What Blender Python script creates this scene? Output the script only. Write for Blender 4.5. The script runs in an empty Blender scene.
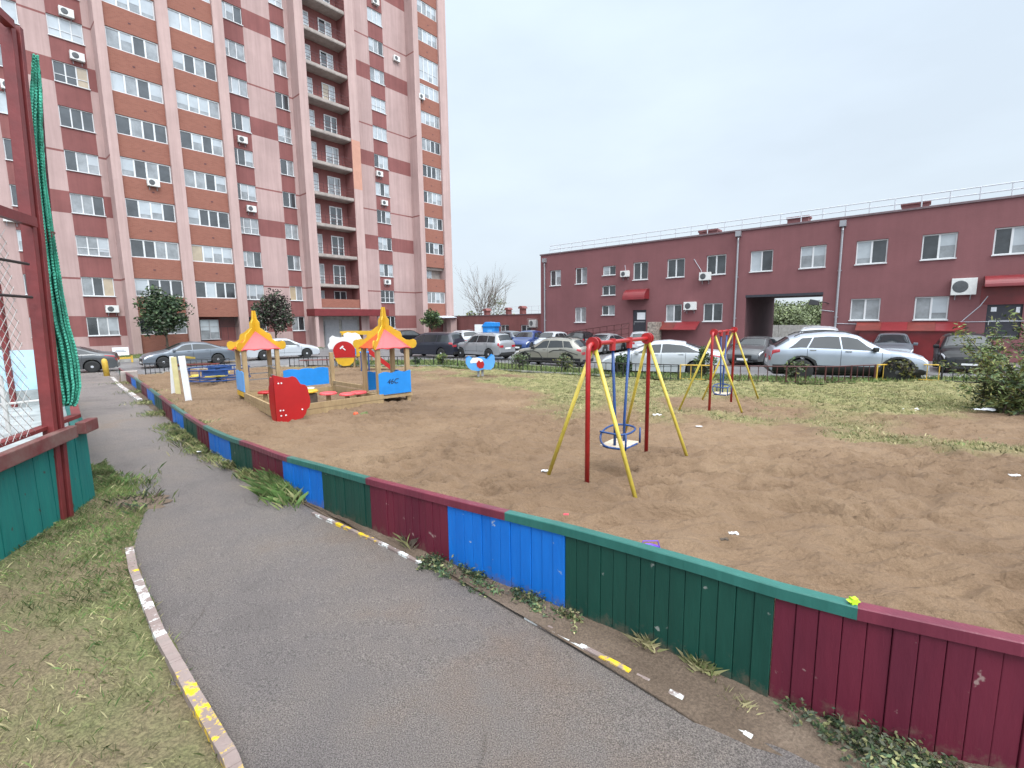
import bpy, bmesh, math, random
import numpy as np
from math import radians as R, sin, cos, pi
from mathutils import Matrix, Vector, noise

random.seed(7); rng = np.random.default_rng(7)
sc = bpy.context.scene
COL = sc.collection

# ------------------------------------------------------------------ camera
F = 472.0; PITCH = R(7.73); ROLL = R(-0.72); H = 2.5
cP, sP, cR, sR = cos(PITCH), sin(PITCH), cos(ROLL), sin(ROLL)

def gz(y):                                   # the ground falls gently away from the camera
    return 0.9 * min(1.0, max(0.0, (24.0 - y) / 22.0))

def ray(px, py):
    x = (px - 512) / F; y = (py - 384) / F
    xr = cR * x + sR * y; yr = -sR * x + cR * y
    return np.array([xr, cP - yr * sP, -sP - yr * cP])

def G(px, py, dz=0.0):                       # point of the ground (or dz above it) seen at a pixel of the photograph
    d = ray(px, py); z = 0.0
    for _ in range(60):
        t = (z + dz - H) / d[2]; z = .5 * z + .5 * gz(d[1] * t)
    return Vector((d[0] * t, d[1] * t, gz(d[1] * t)))

def PL(px, py, O, az):                       # (along, height) on the vertical plane through O
    d = ray(px, py); dd = np.array([cos(az), sin(az)]); n = np.array([-dd[1], dd[0]])
    O = np.array(O[:2]); t = (n @ O) / (n @ d[:2]); q = d[:2] * t
    return float(dd @ (q - O)), float(H + d[2] * t)

cam_d = bpy.data.cameras.new('camera'); cam = bpy.data.objects.new('camera', cam_d); COL.objects.link(cam)
r_ = Vector((cR, sR * sP, sR * cP)); fw = Vector((0, cP, -sP)); up = r_.cross(fw)
# image-right and image-up directions in the world
def vdir(xr, yr): return Vector((xr, -yr * sP, -yr * cP))
right = vdir(cR, -sR); upv = -vdir(sR, cR)
M = Matrix.Identity(4)
for i in range(3):
    M[i][0] = right[i]; M[i][1] = upv[i]; M[i][2] = -fw[i]
M.translation = Vector((0, 0, H)); cam.matrix_world = M
cam_d.sensor_fit = 'HORIZONTAL'; cam_d.sensor_width = 36; cam_d.lens = F / 1024 * 36
cam_d.clip_start = .05; cam_d.clip_end = 2000
sc.camera = cam

# ------------------------------------------------------------------ materials
def lin(r, g, b):
    f = lambda c: (c / 255 / 12.92) if c <= 10 else ((c / 255 + .055) / 1.055) ** 2.4
    return (f(r), f(g), f(b))

def mat(name, col, rough=.7, var=.12, scale=6., bump=0., bscale=40., metal=0., spec=.5, col2=None, mix=.5, detail=4, coat=0., stretch=None, obj=True, contrast=(.35, .7)):
    m = bpy.data.materials.new(name); m.use_nodes = True
    nt = m.node_tree; N = nt.nodes; L = nt.links; b = N['Principled BSDF']
    b.inputs['Roughness'].default_value = rough; b.inputs['Metallic'].default_value = metal
    b.inputs['Specular IOR Level'].default_value = spec
    if coat: b.inputs['Coat Weight'].default_value = coat; b.inputs['Coat Roughness'].default_value = .06
    tc = N.new('ShaderNodeTexCoord'); mp = N.new('ShaderNodeMapping')
    L.new(tc.outputs['Object' if obj else 'Generated'], mp.inputs[0])
    if stretch: mp.inputs['Scale'].default_value = stretch
    nz = N.new('ShaderNodeTexNoise'); nz.inputs['Scale'].default_value = scale; nz.inputs['Detail'].default_value = detail
    nz.inputs['Roughness'].default_value = .65
    L.new(mp.outputs[0], nz.inputs['Vector'])
    rp = N.new('ShaderNodeValToRGB')
    c2 = col2 if col2 else tuple(c * (1 - var * 2) for c in col)
    c1 = col if col2 else tuple(min(1, c * (1 + var)) for c in col)
    rp.color_ramp.elements[0].position = contrast[0]; rp.color_ramp.elements[1].position = contrast[1]
    rp.color_ramp.elements[0].color = (*c2, 1); rp.color_ramp.elements[1].color = (*c1, 1)
    L.new(nz.outputs['Fac'], rp.inputs[0]); L.new(rp.outputs[0], b.inputs['Base Color'])
    if bump:
        n2 = N.new('ShaderNodeTexNoise'); n2.inputs['Scale'].default_value = bscale; n2.inputs['Detail'].default_value = 6
        L.new(mp.outputs[0], n2.inputs['Vector'])
        bp = N.new('ShaderNodeBump'); bp.inputs['Strength'].default_value = bump; bp.inputs['Distance'].default_value = .02
        L.new(n2.outputs['Fac'], bp.inputs['Height']); L.new(bp.outputs[0], b.inputs['Normal'])
    return m

def nodes(m): return m.node_tree.nodes, m.node_tree.links, m.node_tree.nodes['Principled BSDF']

M_ = {}
def streaks(m, amt=.16):
    N, L, b = nodes(m); old = b.inputs['Base Color'].links[0].from_socket
    tc = N.new('ShaderNodeTexCoord'); mp = N.new('ShaderNodeMapping'); mp.inputs['Scale'].default_value = (2.2, 2.2, .10); L.new(tc.outputs['Object'], mp.inputs[0])
    nz = N.new('ShaderNodeTexNoise'); nz.inputs['Scale'].default_value = 1.4; nz.inputs['Detail'].default_value = 7; nz.inputs['Roughness'].default_value = .7; L.new(mp.outputs[0], nz.inputs['Vector'])
    rp = N.new('ShaderNodeValToRGB'); rp.color_ramp.elements[0].position = .36; rp.color_ramp.elements[1].position = .60; rp.color_ramp.elements[0].color = (1 - amt * 1.6, 1 - amt * 1.7, 1 - amt * 1.7, 1); rp.color_ramp.elements[1].color = (1, 1, 1, 1); L.new(nz.outputs['Fac'], rp.inputs[0])
    mx = N.new('ShaderNodeMix'); mx.data_type = 'RGBA'; mx.blend_type = 'MULTIPLY'; mx.inputs[0].default_value = 1; L.new(old, mx.inputs[6]); L.new(rp.outputs[0], mx.inputs[7]); L.new(mx.outputs[2], b.inputs['Base Color'])
    return m
M_['pink'] = mat('pink stucco', (.45, .315, .295), .9, .06, .35, .25, 18, detail=8)
M_['pink2'] = mat('pink stucco pilaster', (.475, .335, .31), .9, .05, .5, .25, 18, detail=8)
M_['maroon'] = mat('maroon stucco', (.235, .086, .080), .9, .08, .5, .2, 18, detail=8)
M_['salmon'] = mat('salmon repaint', (.50, .26, .19), .9, .05, 2)
M_['slab'] = mat('balcony concrete', (.36, .31, .28), .9, .12, 2)
for k_ in ('pink', 'pink2', 'maroon'): streaks(M_[k_], .10)
M_['pvc'] = mat('white pvc', (.62, .625, .63), .35, .02)
M_['greyframe'] = mat('grey frame', (.30, .30, .31), .4, .05)
M_['glass_dark'] = mat('window glass dark', (.045, .05, .055), .06, .3, .7, spec=.9)
M_['glass_mid'] = mat('window glass with net curtain and sky tint', (.245, .26, .27), .1, .2, 1.2, spec=.9, coat=.6)
M_['glass_bright'] = mat('window glass with white blind and sky tint', (.40, .435, .46), .12, .08, 1.0, spec=.8, coat=.6)  # pale pane tones: curtains and blinds plus sky reflection put into the colour
M_['glass_warm'] = mat('window glass with beige curtain', (.42, .33, .22), .15, .1, 1.0, spec=.8, coat=.5)
M_['rwall'] = mat('dark red render', (.205, .082, .086), .88, .07, .4, .3, 14, detail=8)
streaks(M_['rwall'], .035)
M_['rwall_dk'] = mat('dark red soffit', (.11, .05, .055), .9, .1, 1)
M_['redpaint'] = mat('bright red paint', (.17, .014, .016), .4, .12, 1.5, coat=.2)
M_['awning'] = mat('red metal awning', (.19, .016, .020), .45, .08, 2, coat=.2)
M_['awning_rust'] = mat('orange red awning', (.17, .028, .021), .5, .2, 1.2)
M_['door'] = mat('dark door', (.035, .035, .045), .5, .1)
M_['paper'] = mat('white paper', (.75, .76, .78), .7, .04)
M_['pipe'] = mat('grey downpipe', (.34, .34, .36), .35, .06, metal=.4)
M_['rail_lt'] = mat('pale roof railing', (.52, .54, .58), .5, .05)
M_['rail_red'] = mat('brown red railing', (.075, .02, .02), .5, .1)
M_['roof_edge'] = mat('roof flashing', (.16, .11, .12), .5, .1)
M_['black_iron'] = mat('black iron', (.022, .022, .024), .5, .15)
M_['yellow_iron'] = mat('yellow iron', (.60, .38, .05), .5, .15, 5)
M_['ac_white'] = mat('air conditioner white', (.66, .66, .64), .5, .05)
M_['ac_dark'] = mat('air conditioner grille', (.08, .085, .09), .5, .1)
M_['concrete'] = mat('concrete', (.34, .325, .30), .9, .15, 3, .4, 30)
M_['stone'] = mat('rubble stone', (.30, .25, .21), .9, .35, 6)
M_['tyre'] = mat('tyre rubber', (.018, .018, .018), .8, .1)
M_['rim'] = mat('alloy rim', (.48, .49, .51), .35, .05, metal=.15)
M_['rim_dark'] = mat('dark rim', (.10, .10, .105), .4, .05, metal=.5)
M_['carglass'] = mat('car glass', (.018, .022, .025), .05, .05, spec=.55)
M_['plastic'] = mat('black car plastic', (.02, .02, .021), .6, .1)
M_['lamp'] = mat('headlamp', (.72, .74, .78), .12, .05, 9, spec=.9)
M_['taillamp'] = mat('tail lamp', (.38, .02, .03), .15, .1, 9, spec=.8)
M_['chrome'] = mat('chrome', (.6, .6, .62), .15, .05, metal=.9)
M_['plate'] = mat('number plate', (.7, .7, .7), .4, .03)

def planks(name, col, dark, seed=0., rough=.45, chip=.62, chipcol=None):
    m = mat(name, col, rough, col2=dark, scale=1.6, bump=.25, bscale=9, stretch=(3, 3, .6), contrast=(.3, .75), spec=.28)
    N, L, b = nodes(m)
    if chipcol:
        tc = N.new('ShaderNodeTexCoord'); nz = N.new('ShaderNodeTexNoise'); nz.inputs['Scale'].default_value = 14; nz.inputs['Detail'].default_value = 8
        L.new(tc.outputs['Object'], nz.inputs['Vector'])
        rp = N.new('ShaderNodeValToRGB'); rp.color_ramp.elements[0].position = chip; rp.color_ramp.elements[1].position = chip + .035
        L.new(nz.outputs['Fac'], rp.inputs[0])
        mx = N.new('ShaderNodeMix'); mx.data_type = 'RGBA'
        old = b.inputs['Base Color'].links[0].from_socket
        L.new(rp.outputs[0], mx.inputs[0]); L.new(old, mx.inputs[6]); mx.inputs[7].default_value = (*chipcol, 1)
        L.new(mx.outputs[2], b.inputs['Base Color'])
    return m
def mud(m):
    N, L, b = nodes(m); old = b.inputs['Base Color'].links[0].from_socket
    tc = N.new('ShaderNodeTexCoord'); sp = N.new('ShaderNodeSeparateXYZ'); L.new(tc.outputs['Object'], sp.inputs[0])
    g = N.new('ShaderNodeMapRange'); g.inputs[1].default_value = 2; g.inputs[2].default_value = 24; g.inputs[3].default_value = .9; g.inputs[4].default_value = 0; L.new(sp.outputs[1], g.inputs[0])
    h = N.new('ShaderNodeMath'); h.operation = 'SUBTRACT'; L.new(sp.outputs[2], h.inputs[0]); L.new(g.outputs[0], h.inputs[1])
    nz = N.new('ShaderNodeTexNoise'); nz.inputs['Scale'].default_value = 16; nz.inputs['Detail'].default_value = 8; nz.inputs['Roughness'].default_value = .75; L.new(tc.outputs['Object'], nz.inputs['Vector'])
    k = N.new('ShaderNodeMath'); k.operation = 'MULTIPLY_ADD'; L.new(h.outputs[0], k.inputs[0]); k.inputs[1].default_value = -2.0; L.new(nz.outputs['Fac'], k.inputs[2])
    r = N.new('ShaderNodeMapRange'); r.inputs[1].default_value = .36; r.inputs[2].default_value = .62; r.inputs[3].default_value = 0; r.inputs[4].default_value = .75; L.new(k.outputs[0], r.inputs[0])
    mx = N.new('ShaderNodeMix'); mx.data_type = 'RGBA'; L.new(r.outputs[0], mx.inputs[0]); L.new(old, mx.inputs[6]); mx.inputs[7].default_value = (.14, .10, .072, 1); L.new(mx.outputs[2], b.inputs['Base Color'])
M_['f_maroon'] = planks('maroon fence paint', (.13, .016, .032), (.088, .012, .026), chip=.68, chipcol=(.25, .16, .15), rough=.5)
M_['f_green'] = planks('green fence paint', (.011, .066, .048), (.008, .045, .034), chip=.69, chipcol=(.2, .22, .2))
M_['f_blue'] = planks('blue fence paint', (.008, .155, .56), (.006, .115, .45), chip=.70, chipcol=(.3, .35, .4))
for k_ in ('f_maroon', 'f_green', 'f_blue'): mud(M_[k_])
M_['cap_green'] = planks('green cap paint', (.035, .15, .125), (.02, .10, .082), rough=.28)
M_['cap_maroon'] = planks('maroon cap paint', (.17, .032, .052), (.12, .022, .038), rough=.28)
M_['teal'] = planks('weathered teal paint', (.018, .20, .165), (.012, .13, .12), rough=.6, chip=.66, chipcol=(.05, .06, .05))
M_['rinkred'] = mat('red brown steel paint', (.17, .022, .022), .5, .15, 3, .15, 20)
M_['rinkred_dk'] = mat('dark red steel paint', (.075, .012, .016), .55, .15, 3)
M_['oldrail'] = mat('worn brown rail paint', (.13, .026, .026), .6, col2=(.17, .10, .085), scale=7, contrast=(.3, .66), stretch=(1, 1, 1))
M_['iceblue'] = mat('pale blue boards', (.42, .60, .72), .6, .12, 1.3)
M_['greyboard'] = mat('dirty grey boards', (.33, .35, .35), .7, .2, 2)
M_['net'] = mat('green rope net', (.085, .45, .32), .8, .25, 5)
M_['mesh_wire'] = mat('pale wire mesh', (.50, .48, .46), .5, .1)
M_['sw_red'] = mat('red swing paint', (.36, .014, .015), .35, .15, 3, coat=.2)
M_['sw_yellow'] = mat('yellow swing paint', (.64, .50, .075), .4, .12, 4, coat=.15)
M_['sw_blue'] = mat('blue swing paint', (.012, .055, .20), .4, .15, 4)
M_['wood_pale'] = mat('pale wood slats', (.62, .52, .40), .7, .2, 8, stretch=(1, 8, 1))
M_['wood'] = mat('tan playground timber', (.38, .27, .14), .75, col2=(.27, .18, .09), scale=5, stretch=(2, 2, .5))
M_['pl_blue'] = mat('blue play board', (.012, .22, .62), .4, .08, 2)
M_['pl_blue_lt'] = mat('light blue play board', (.10, .33, .70), .4, .08, 2)
M_['pl_red'] = mat('red play board', (.37, .006, .007), .4, .06, 2)
M_['pl_coral'] = mat('coral roof board', (.66, .085, .09), .45, .06, 2)
M_['pl_orange'] = mat('orange red roof board', (.6, .08, .02), .45, .08, 2)
M_['pl_yellow'] = mat('yellow play board', (.60, .35, .018), .45, .08, 2)
M_['pl_white'] = mat('white play board', (.70, .70, .70), .5, .05, 2)
M_['ink'] = mat('dark ink', (.01, .012, .03), .6)
M_['bark'] = mat('bark', (.10, .075, .055), .95, .25, 6, .5, 20)
M_['branch'] = mat('grey bare branches', (.20, .165, .14), .95, .2, 4)
def leafmat(name, c, v=.35):
    m = mat(name, c, .6, v, 3., spec=.3); N, L, b = nodes(m)
    b.inputs['Transmission Weight'].default_value = 0
    return m
M_['leaf_d'] = leafmat('dark green leaf', (.05, .082, .044)); M_['leaf_m'] = leafmat('mid green leaf', (.085, .135, .055)); M_['leaf_l'] = leafmat('light green leaf', (.17, .225, .075))
M_['leaf_y'] = leafmat('yellow green leaf', (.22, .215, .06)); M_['leaf_g'] = leafmat('grey green leaf', (.12, .13, .085)); M_['leaf_f'] = leafmat('pale hazy leaf', (.27, .31, .17)); M_['leaf_f2'] = leafmat('pale hazy shade leaf', (.17, .21, .11)); M_['leaf_p'] = leafmat('purple brown leaf', (.07, .042, .045))  # leaf_f and leaf_f2 have distance haze put into their pale colour
M_['leaf_w'] = leafmat('pale seed leaf', (.34, .30, .25)); M_['leaf_b'] = leafmat('bright young leaf', (.19, .24, .085))
M_['g_green'] = leafmat('grass green', (.19, .235, .085)); M_['g_dry'] = leafmat('grass dry', (.46, .41, .22)); M_['g_lush'] = leafmat('grass lush', (.12, .21, .06)); M_['g_olive'] = leafmat('grass olive', (.29, .29, .13))

# ---- ground materials
def groundmat(name, stops, scale, bump, bscale, rough=.9, fine=None, finescale=300, fineamt=.5):
    m = bpy.data.materials.new(name); m.use_nodes = True; N, L, b = nodes(m)
    b.inputs['Roughness'].default_value = rough; b.inputs['Specular IOR Level'].default_value = .35
    tc = N.new('ShaderNodeTexCoord')
    nz = N.new('ShaderNodeTexNoise'); nz.inputs['Scale'].default_value = scale; nz.inputs['Detail'].default_value = 9; nz.inputs['Roughness'].default_value = .62
    L.new(tc.outputs['Object'], nz.inputs['Vector'])
    rp = N.new('ShaderNodeValToRGB'); e = rp.color_ramp.elements
    e[0].position = stops[0][0]; e[0].color = (*stops[0][1], 1); e[1].position = stops[-1][0]; e[1].color = (*stops[-1][1], 1)
    for p, c in stops[1:-1]:
        q = e.new(p); q.color = (*c, 1)
    L.new(nz.outputs['Fac'], rp.inputs[0]); out = rp.outputs[0]
    if fine:
        vz = N.new('ShaderNodeTexNoise'); vz.inputs['Scale'].default_value = finescale; vz.inputs['Detail'].default_value = 3; vz.inputs['Roughness'].default_value = .75
        L.new(tc.outputs['Object'], vz.inputs['Vector'])
        r2 = N.new('ShaderNodeValToRGB'); r2.color_ramp.elements[0].position = .40; r2.color_ramp.elements[1].position = .62
        r2.color_ramp.elements[0].color = (*fine[0], 1); r2.color_ramp.elements[1].color = (*fine[1], 1)
        L.new(vz.outputs['Fac'], r2.inputs[0])
        mx = N.new('ShaderNodeMix'); mx.data_type = 'RGBA'; mx.blend_type = 'MULTIPLY'; mx.inputs[0].default_value = fineamt
        L.new(out, mx.inputs[6]); L.new(r2.outputs[0], mx.inputs[7]); out = mx.outputs[2]
    L.new(out, b.inputs['Base Color'])
    n2 = N.new('ShaderNodeTexNoise'); n2.inputs['Scale'].default_value = bscale; n2.inputs['Detail'].default_value = 8; n2.inputs['Roughness'].default_value = .7
    L.new(tc.outputs['Object'], n2.inputs['Vector'])
    bp = N.new('ShaderNodeBump'); bp.inputs['Strength'].default_value = bump; bp.inputs['Distance'].default_value = .03
    L.new(n2.outputs['Fac'], bp.inputs['Height']); L.new(bp.outputs[0], b.inputs['Normal'])
    return m
def asphalt_cracks(m):
    N, L, b = nodes(m); old = b.inputs['Base Color'].links[0].from_socket
    tc = N.new('ShaderNodeTexCoord'); nz = N.new('ShaderNodeTexNoise'); nz.inputs['Scale'].default_value = 2.5; nz.inputs['Detail'].default_value = 6; L.new(tc.outputs['Object'], nz.inputs['Vector'])
    ad = N.new('ShaderNodeMix'); ad.data_type = 'RGBA'; ad.blend_type = 'ADD'; ad.inputs[0].default_value = .35; L.new(tc.outputs['Object'], ad.inputs[6]); L.new(nz.outputs['Color'], ad.inputs[7])
    v = N.new('ShaderNodeTexVoronoi'); v.feature = 'DISTANCE_TO_EDGE'; v.inputs['Scale'].default_value = .55; L.new(ad.outputs[2], v.inputs['Vector'])
    rp = N.new('ShaderNodeValToRGB'); rp.color_ramp.elements[0].position = .0; rp.color_ramp.elements[0].color = (.72, .70, .69, 1); rp.color_ramp.elements[1].position = .006; rp.color_ramp.elements[1].color = (1, 1, 1, 1); L.new(v.outputs['Distance'], rp.inputs[0])
    n3 = N.new('ShaderNodeTexNoise'); n3.inputs['Scale'].default_value = 1.1; L.new(tc.outputs['Object'], n3.inputs['Vector']); r3 = N.new('ShaderNodeValToRGB'); r3.color_ramp.elements[0].position = .5; r3.color_ramp.elements[1].position = .6; L.new(n3.outputs['Fac'], r3.inputs[0])
    mx = N.new('ShaderNodeMix'); mx.data_type = 'RGBA'; mx.blend_type = 'MULTIPLY'; L.new(r3.outputs[0], mx.inputs[0]); L.new(old, mx.inputs[6]); L.new(rp.outputs[0], mx.inputs[7]); L.new(mx.outputs[2], b.inputs['Base Color'])
M_['asphalt'] = groundmat('path asphalt', [(.32, (.135, .120, .114)), (.48, (.19, .17, .162)), (.60, (.215, .188, .170)), (.72, (.225, .175, .142))], .75, .9, 120, .6, ((.34, .33, .325), (1.75, 1.72, 1.7)), 190, .85)
asphalt_cracks(M_['asphalt'])
M_['road'] = groundmat('wet parking asphalt', [(.3, (.12, .12, .125)), (.7, (.21, .205, .205))], .4, .3, 40, .42, ((.7, .7, .7), (1.2, 1.2, 1.2)), 60, .5)
M_['dirt'] = groundmat('brown dirt', [(.3, (.085, .060, .042)), (.55, (.15, .11, .08)), (.75, (.21, .16, .12))], 1.6, .6, 45, .95, ((.5, .5, .5), (1.4, 1.4, 1.4)), 90, .5)
M_['turf'] = groundmat('patchy turf soil', [(.30, (.17, .125, .08)), (.47, (.185, .15, .085)), (.60, (.15, .155, .065)), (.75, (.20, .185, .09))], 1.1, .7, 60, .95, ((.4, .4, .4), (1.5, 1.5, 1.5)), 70, .6)
M_['lawnfar'] = groundmat('tower lawn soil', [(.3, (.07, .095, .03)), (.7, (.13, .16, .05))], .8, .6, 30, .95)
M_['earth'] = groundmat('outer ground', [(.3, (.13, .12, .11)), (.7, (.2, .19, .17))], .1, .3, 5, .9)
# sand: sand mixed with turf by a growth mask
def sandmat():
    m = groundmat('playground sand', [(.28, (.132, .084, .051)), (.5, (.188, .123, .075)), (.72, (.236, .161, .10))], .45, .7, 30, .95, ((.55, .53, .5), (1.25, 1.25, 1.25)), 130, .45)
    N, L, b = nodes(m)
    bp0 = b.inputs['Normal'].links[0].from_node; tc0 = N.new('ShaderNodeTexCoord'); mp0 = N.new('ShaderNodeMapping'); mp0.inputs['Scale'].default_value = (7.5, 12.5, 7); L.new(tc0.outputs['Object'], mp0.inputs[0])
    nz0 = N.new('ShaderNodeTexNoise'); nz0.inputs['Scale'].default_value = 1; nz0.inputs['Detail'].default_value = 2; nz0.inputs['Distortion'].default_value = .25; L.new(mp0.outputs[0], nz0.inputs['Vector'])
    m0 = N.new('ShaderNodeMath'); m0.operation = 'SUBTRACT'; m0.inputs[1].default_value = .5; L.new(nz0.outputs['Fac'], m0.inputs[0]); m1 = N.new('ShaderNodeMath'); m1.operation = 'ABSOLUTE'; L.new(m0.outputs[0], m1.inputs[0])
    bp1 = N.new('ShaderNodeBump'); bp1.invert = True; bp1.inputs['Strength'].default_value = .65; bp1.inputs['Distance'].default_value = .07; L.new(m1.outputs[0], bp1.inputs['Height']); L.new(bp0.outputs[0], bp1.inputs['Normal']); L.new(bp1.outputs[0], b.inputs['Normal'])
    old = b.inputs['Base Color'].links[0].from_socket
    at = N.new('ShaderNodeAttribute'); at.attribute_name = 'growth'
    tc = N.new('ShaderNodeTexCoord'); nz = N.new('ShaderNodeTexNoise'); nz.inputs['Scale'].default_value = 2.2; nz.inputs['Detail'].default_value = 8
    L.new(tc.outputs['Object'], nz.inputs['Vector'])
    rp = N.new('ShaderNodeValToRGB'); e = rp.color_ramp.elements
    e[0].position = .32; e[0].color = (.135, .14, .052, 1); e[1].position = .68; e[1].color = (.27, .235, .115, 1)
    L.new(nz.outputs['Fac'], rp.inputs[0])
    mx = N.new('ShaderNodeMix'); mx.data_type = 'RGBA'
    L.new(at.outputs['Fac'], mx.inputs[0]); L.new(old, mx.inputs[6]); L.new(rp.outputs[0], mx.inputs[7]); L.new(mx.outputs[2], b.inputs['Base Color'])
    return m
M_['sand'] = sandmat()
def kerbmat(seed, paint):
    m = groundmat('kerb %s' % seed, [(.3, (.20, .15, .135)), (.7, (.31, .245, .225))], 3, .5, 40, .9)
    N, L, b = nodes(m); old = b.inputs['Base Color'].links[0].from_socket
    tc = N.new('ShaderNodeTexCoord'); mp = N.new('ShaderNodeMapping'); mp.inputs['Location'].default_value = (seed * 3.7, seed, 0)
    L.new(tc.outputs['Object'], mp.inputs[0])
    nz = N.new('ShaderNodeTexNoise'); nz.inputs['Scale'].default_value = 9; nz.inputs['Detail'].default_value = 6; nz.inputs['Roughness'].default_value = .7; L.new(mp.outputs[0], nz.inputs['Vector'])
    rp = N.new('ShaderNodeValToRGB'); rp.color_ramp.elements[0].position = .49; rp.color_ramp.elements[1].position = .56
    L.new(nz.outputs['Fac'], rp.inputs[0]); mx = N.new('ShaderNodeMix'); mx.data_type = 'RGBA'
    L.new(rp.outputs[0], mx.inputs[0]); L.new(old, mx.inputs[6]); mx.inputs[7].default_value = (*paint, 1); L.new(mx.outputs[2], b.inputs['Base Color'])
    return m
M_['kerb_y'] = kerbmat(1, (.75, .50, .02)); M_['kerb_w'] = kerbmat(2, (.72, .74, .72)); M_['kerb_n'] = kerbmat(3, (.27, .22, .20))

def brickmat():
    m = bpy.data.materials.new('orange brown brick'); m.use_nodes = True; N, L, b = nodes(m); b.inputs['Roughness'].default_value = .9
    tc = N.new('ShaderNodeTexCoord'); mp = N.new('ShaderNodeMapping'); L.new(tc.outputs['Object'], mp.inputs[0]); mp.inputs['Rotation'].default_value = (R(90), 0, 0)
    br = N.new('ShaderNodeTexBrick'); br.inputs['Scale'].default_value = 1.0; br.inputs['Brick Width'].default_value = .26; br.inputs['Row Height'].default_value = .085
    br.inputs['Mortar Size'].default_value = .008; br.inputs['Color1'].default_value = (.265, .10, .068, 1); br.inputs['Color2'].default_value = (.225, .080, .054, 1); br.inputs['Mortar'].default_value = (.25, .13, .10, 1)
    L.new(mp.outputs[0], br.inputs['Vector']); L.new(br.outputs['Color'], b.inputs['Base Color'])
    return m
M_['brick'] = brickmat()

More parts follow.
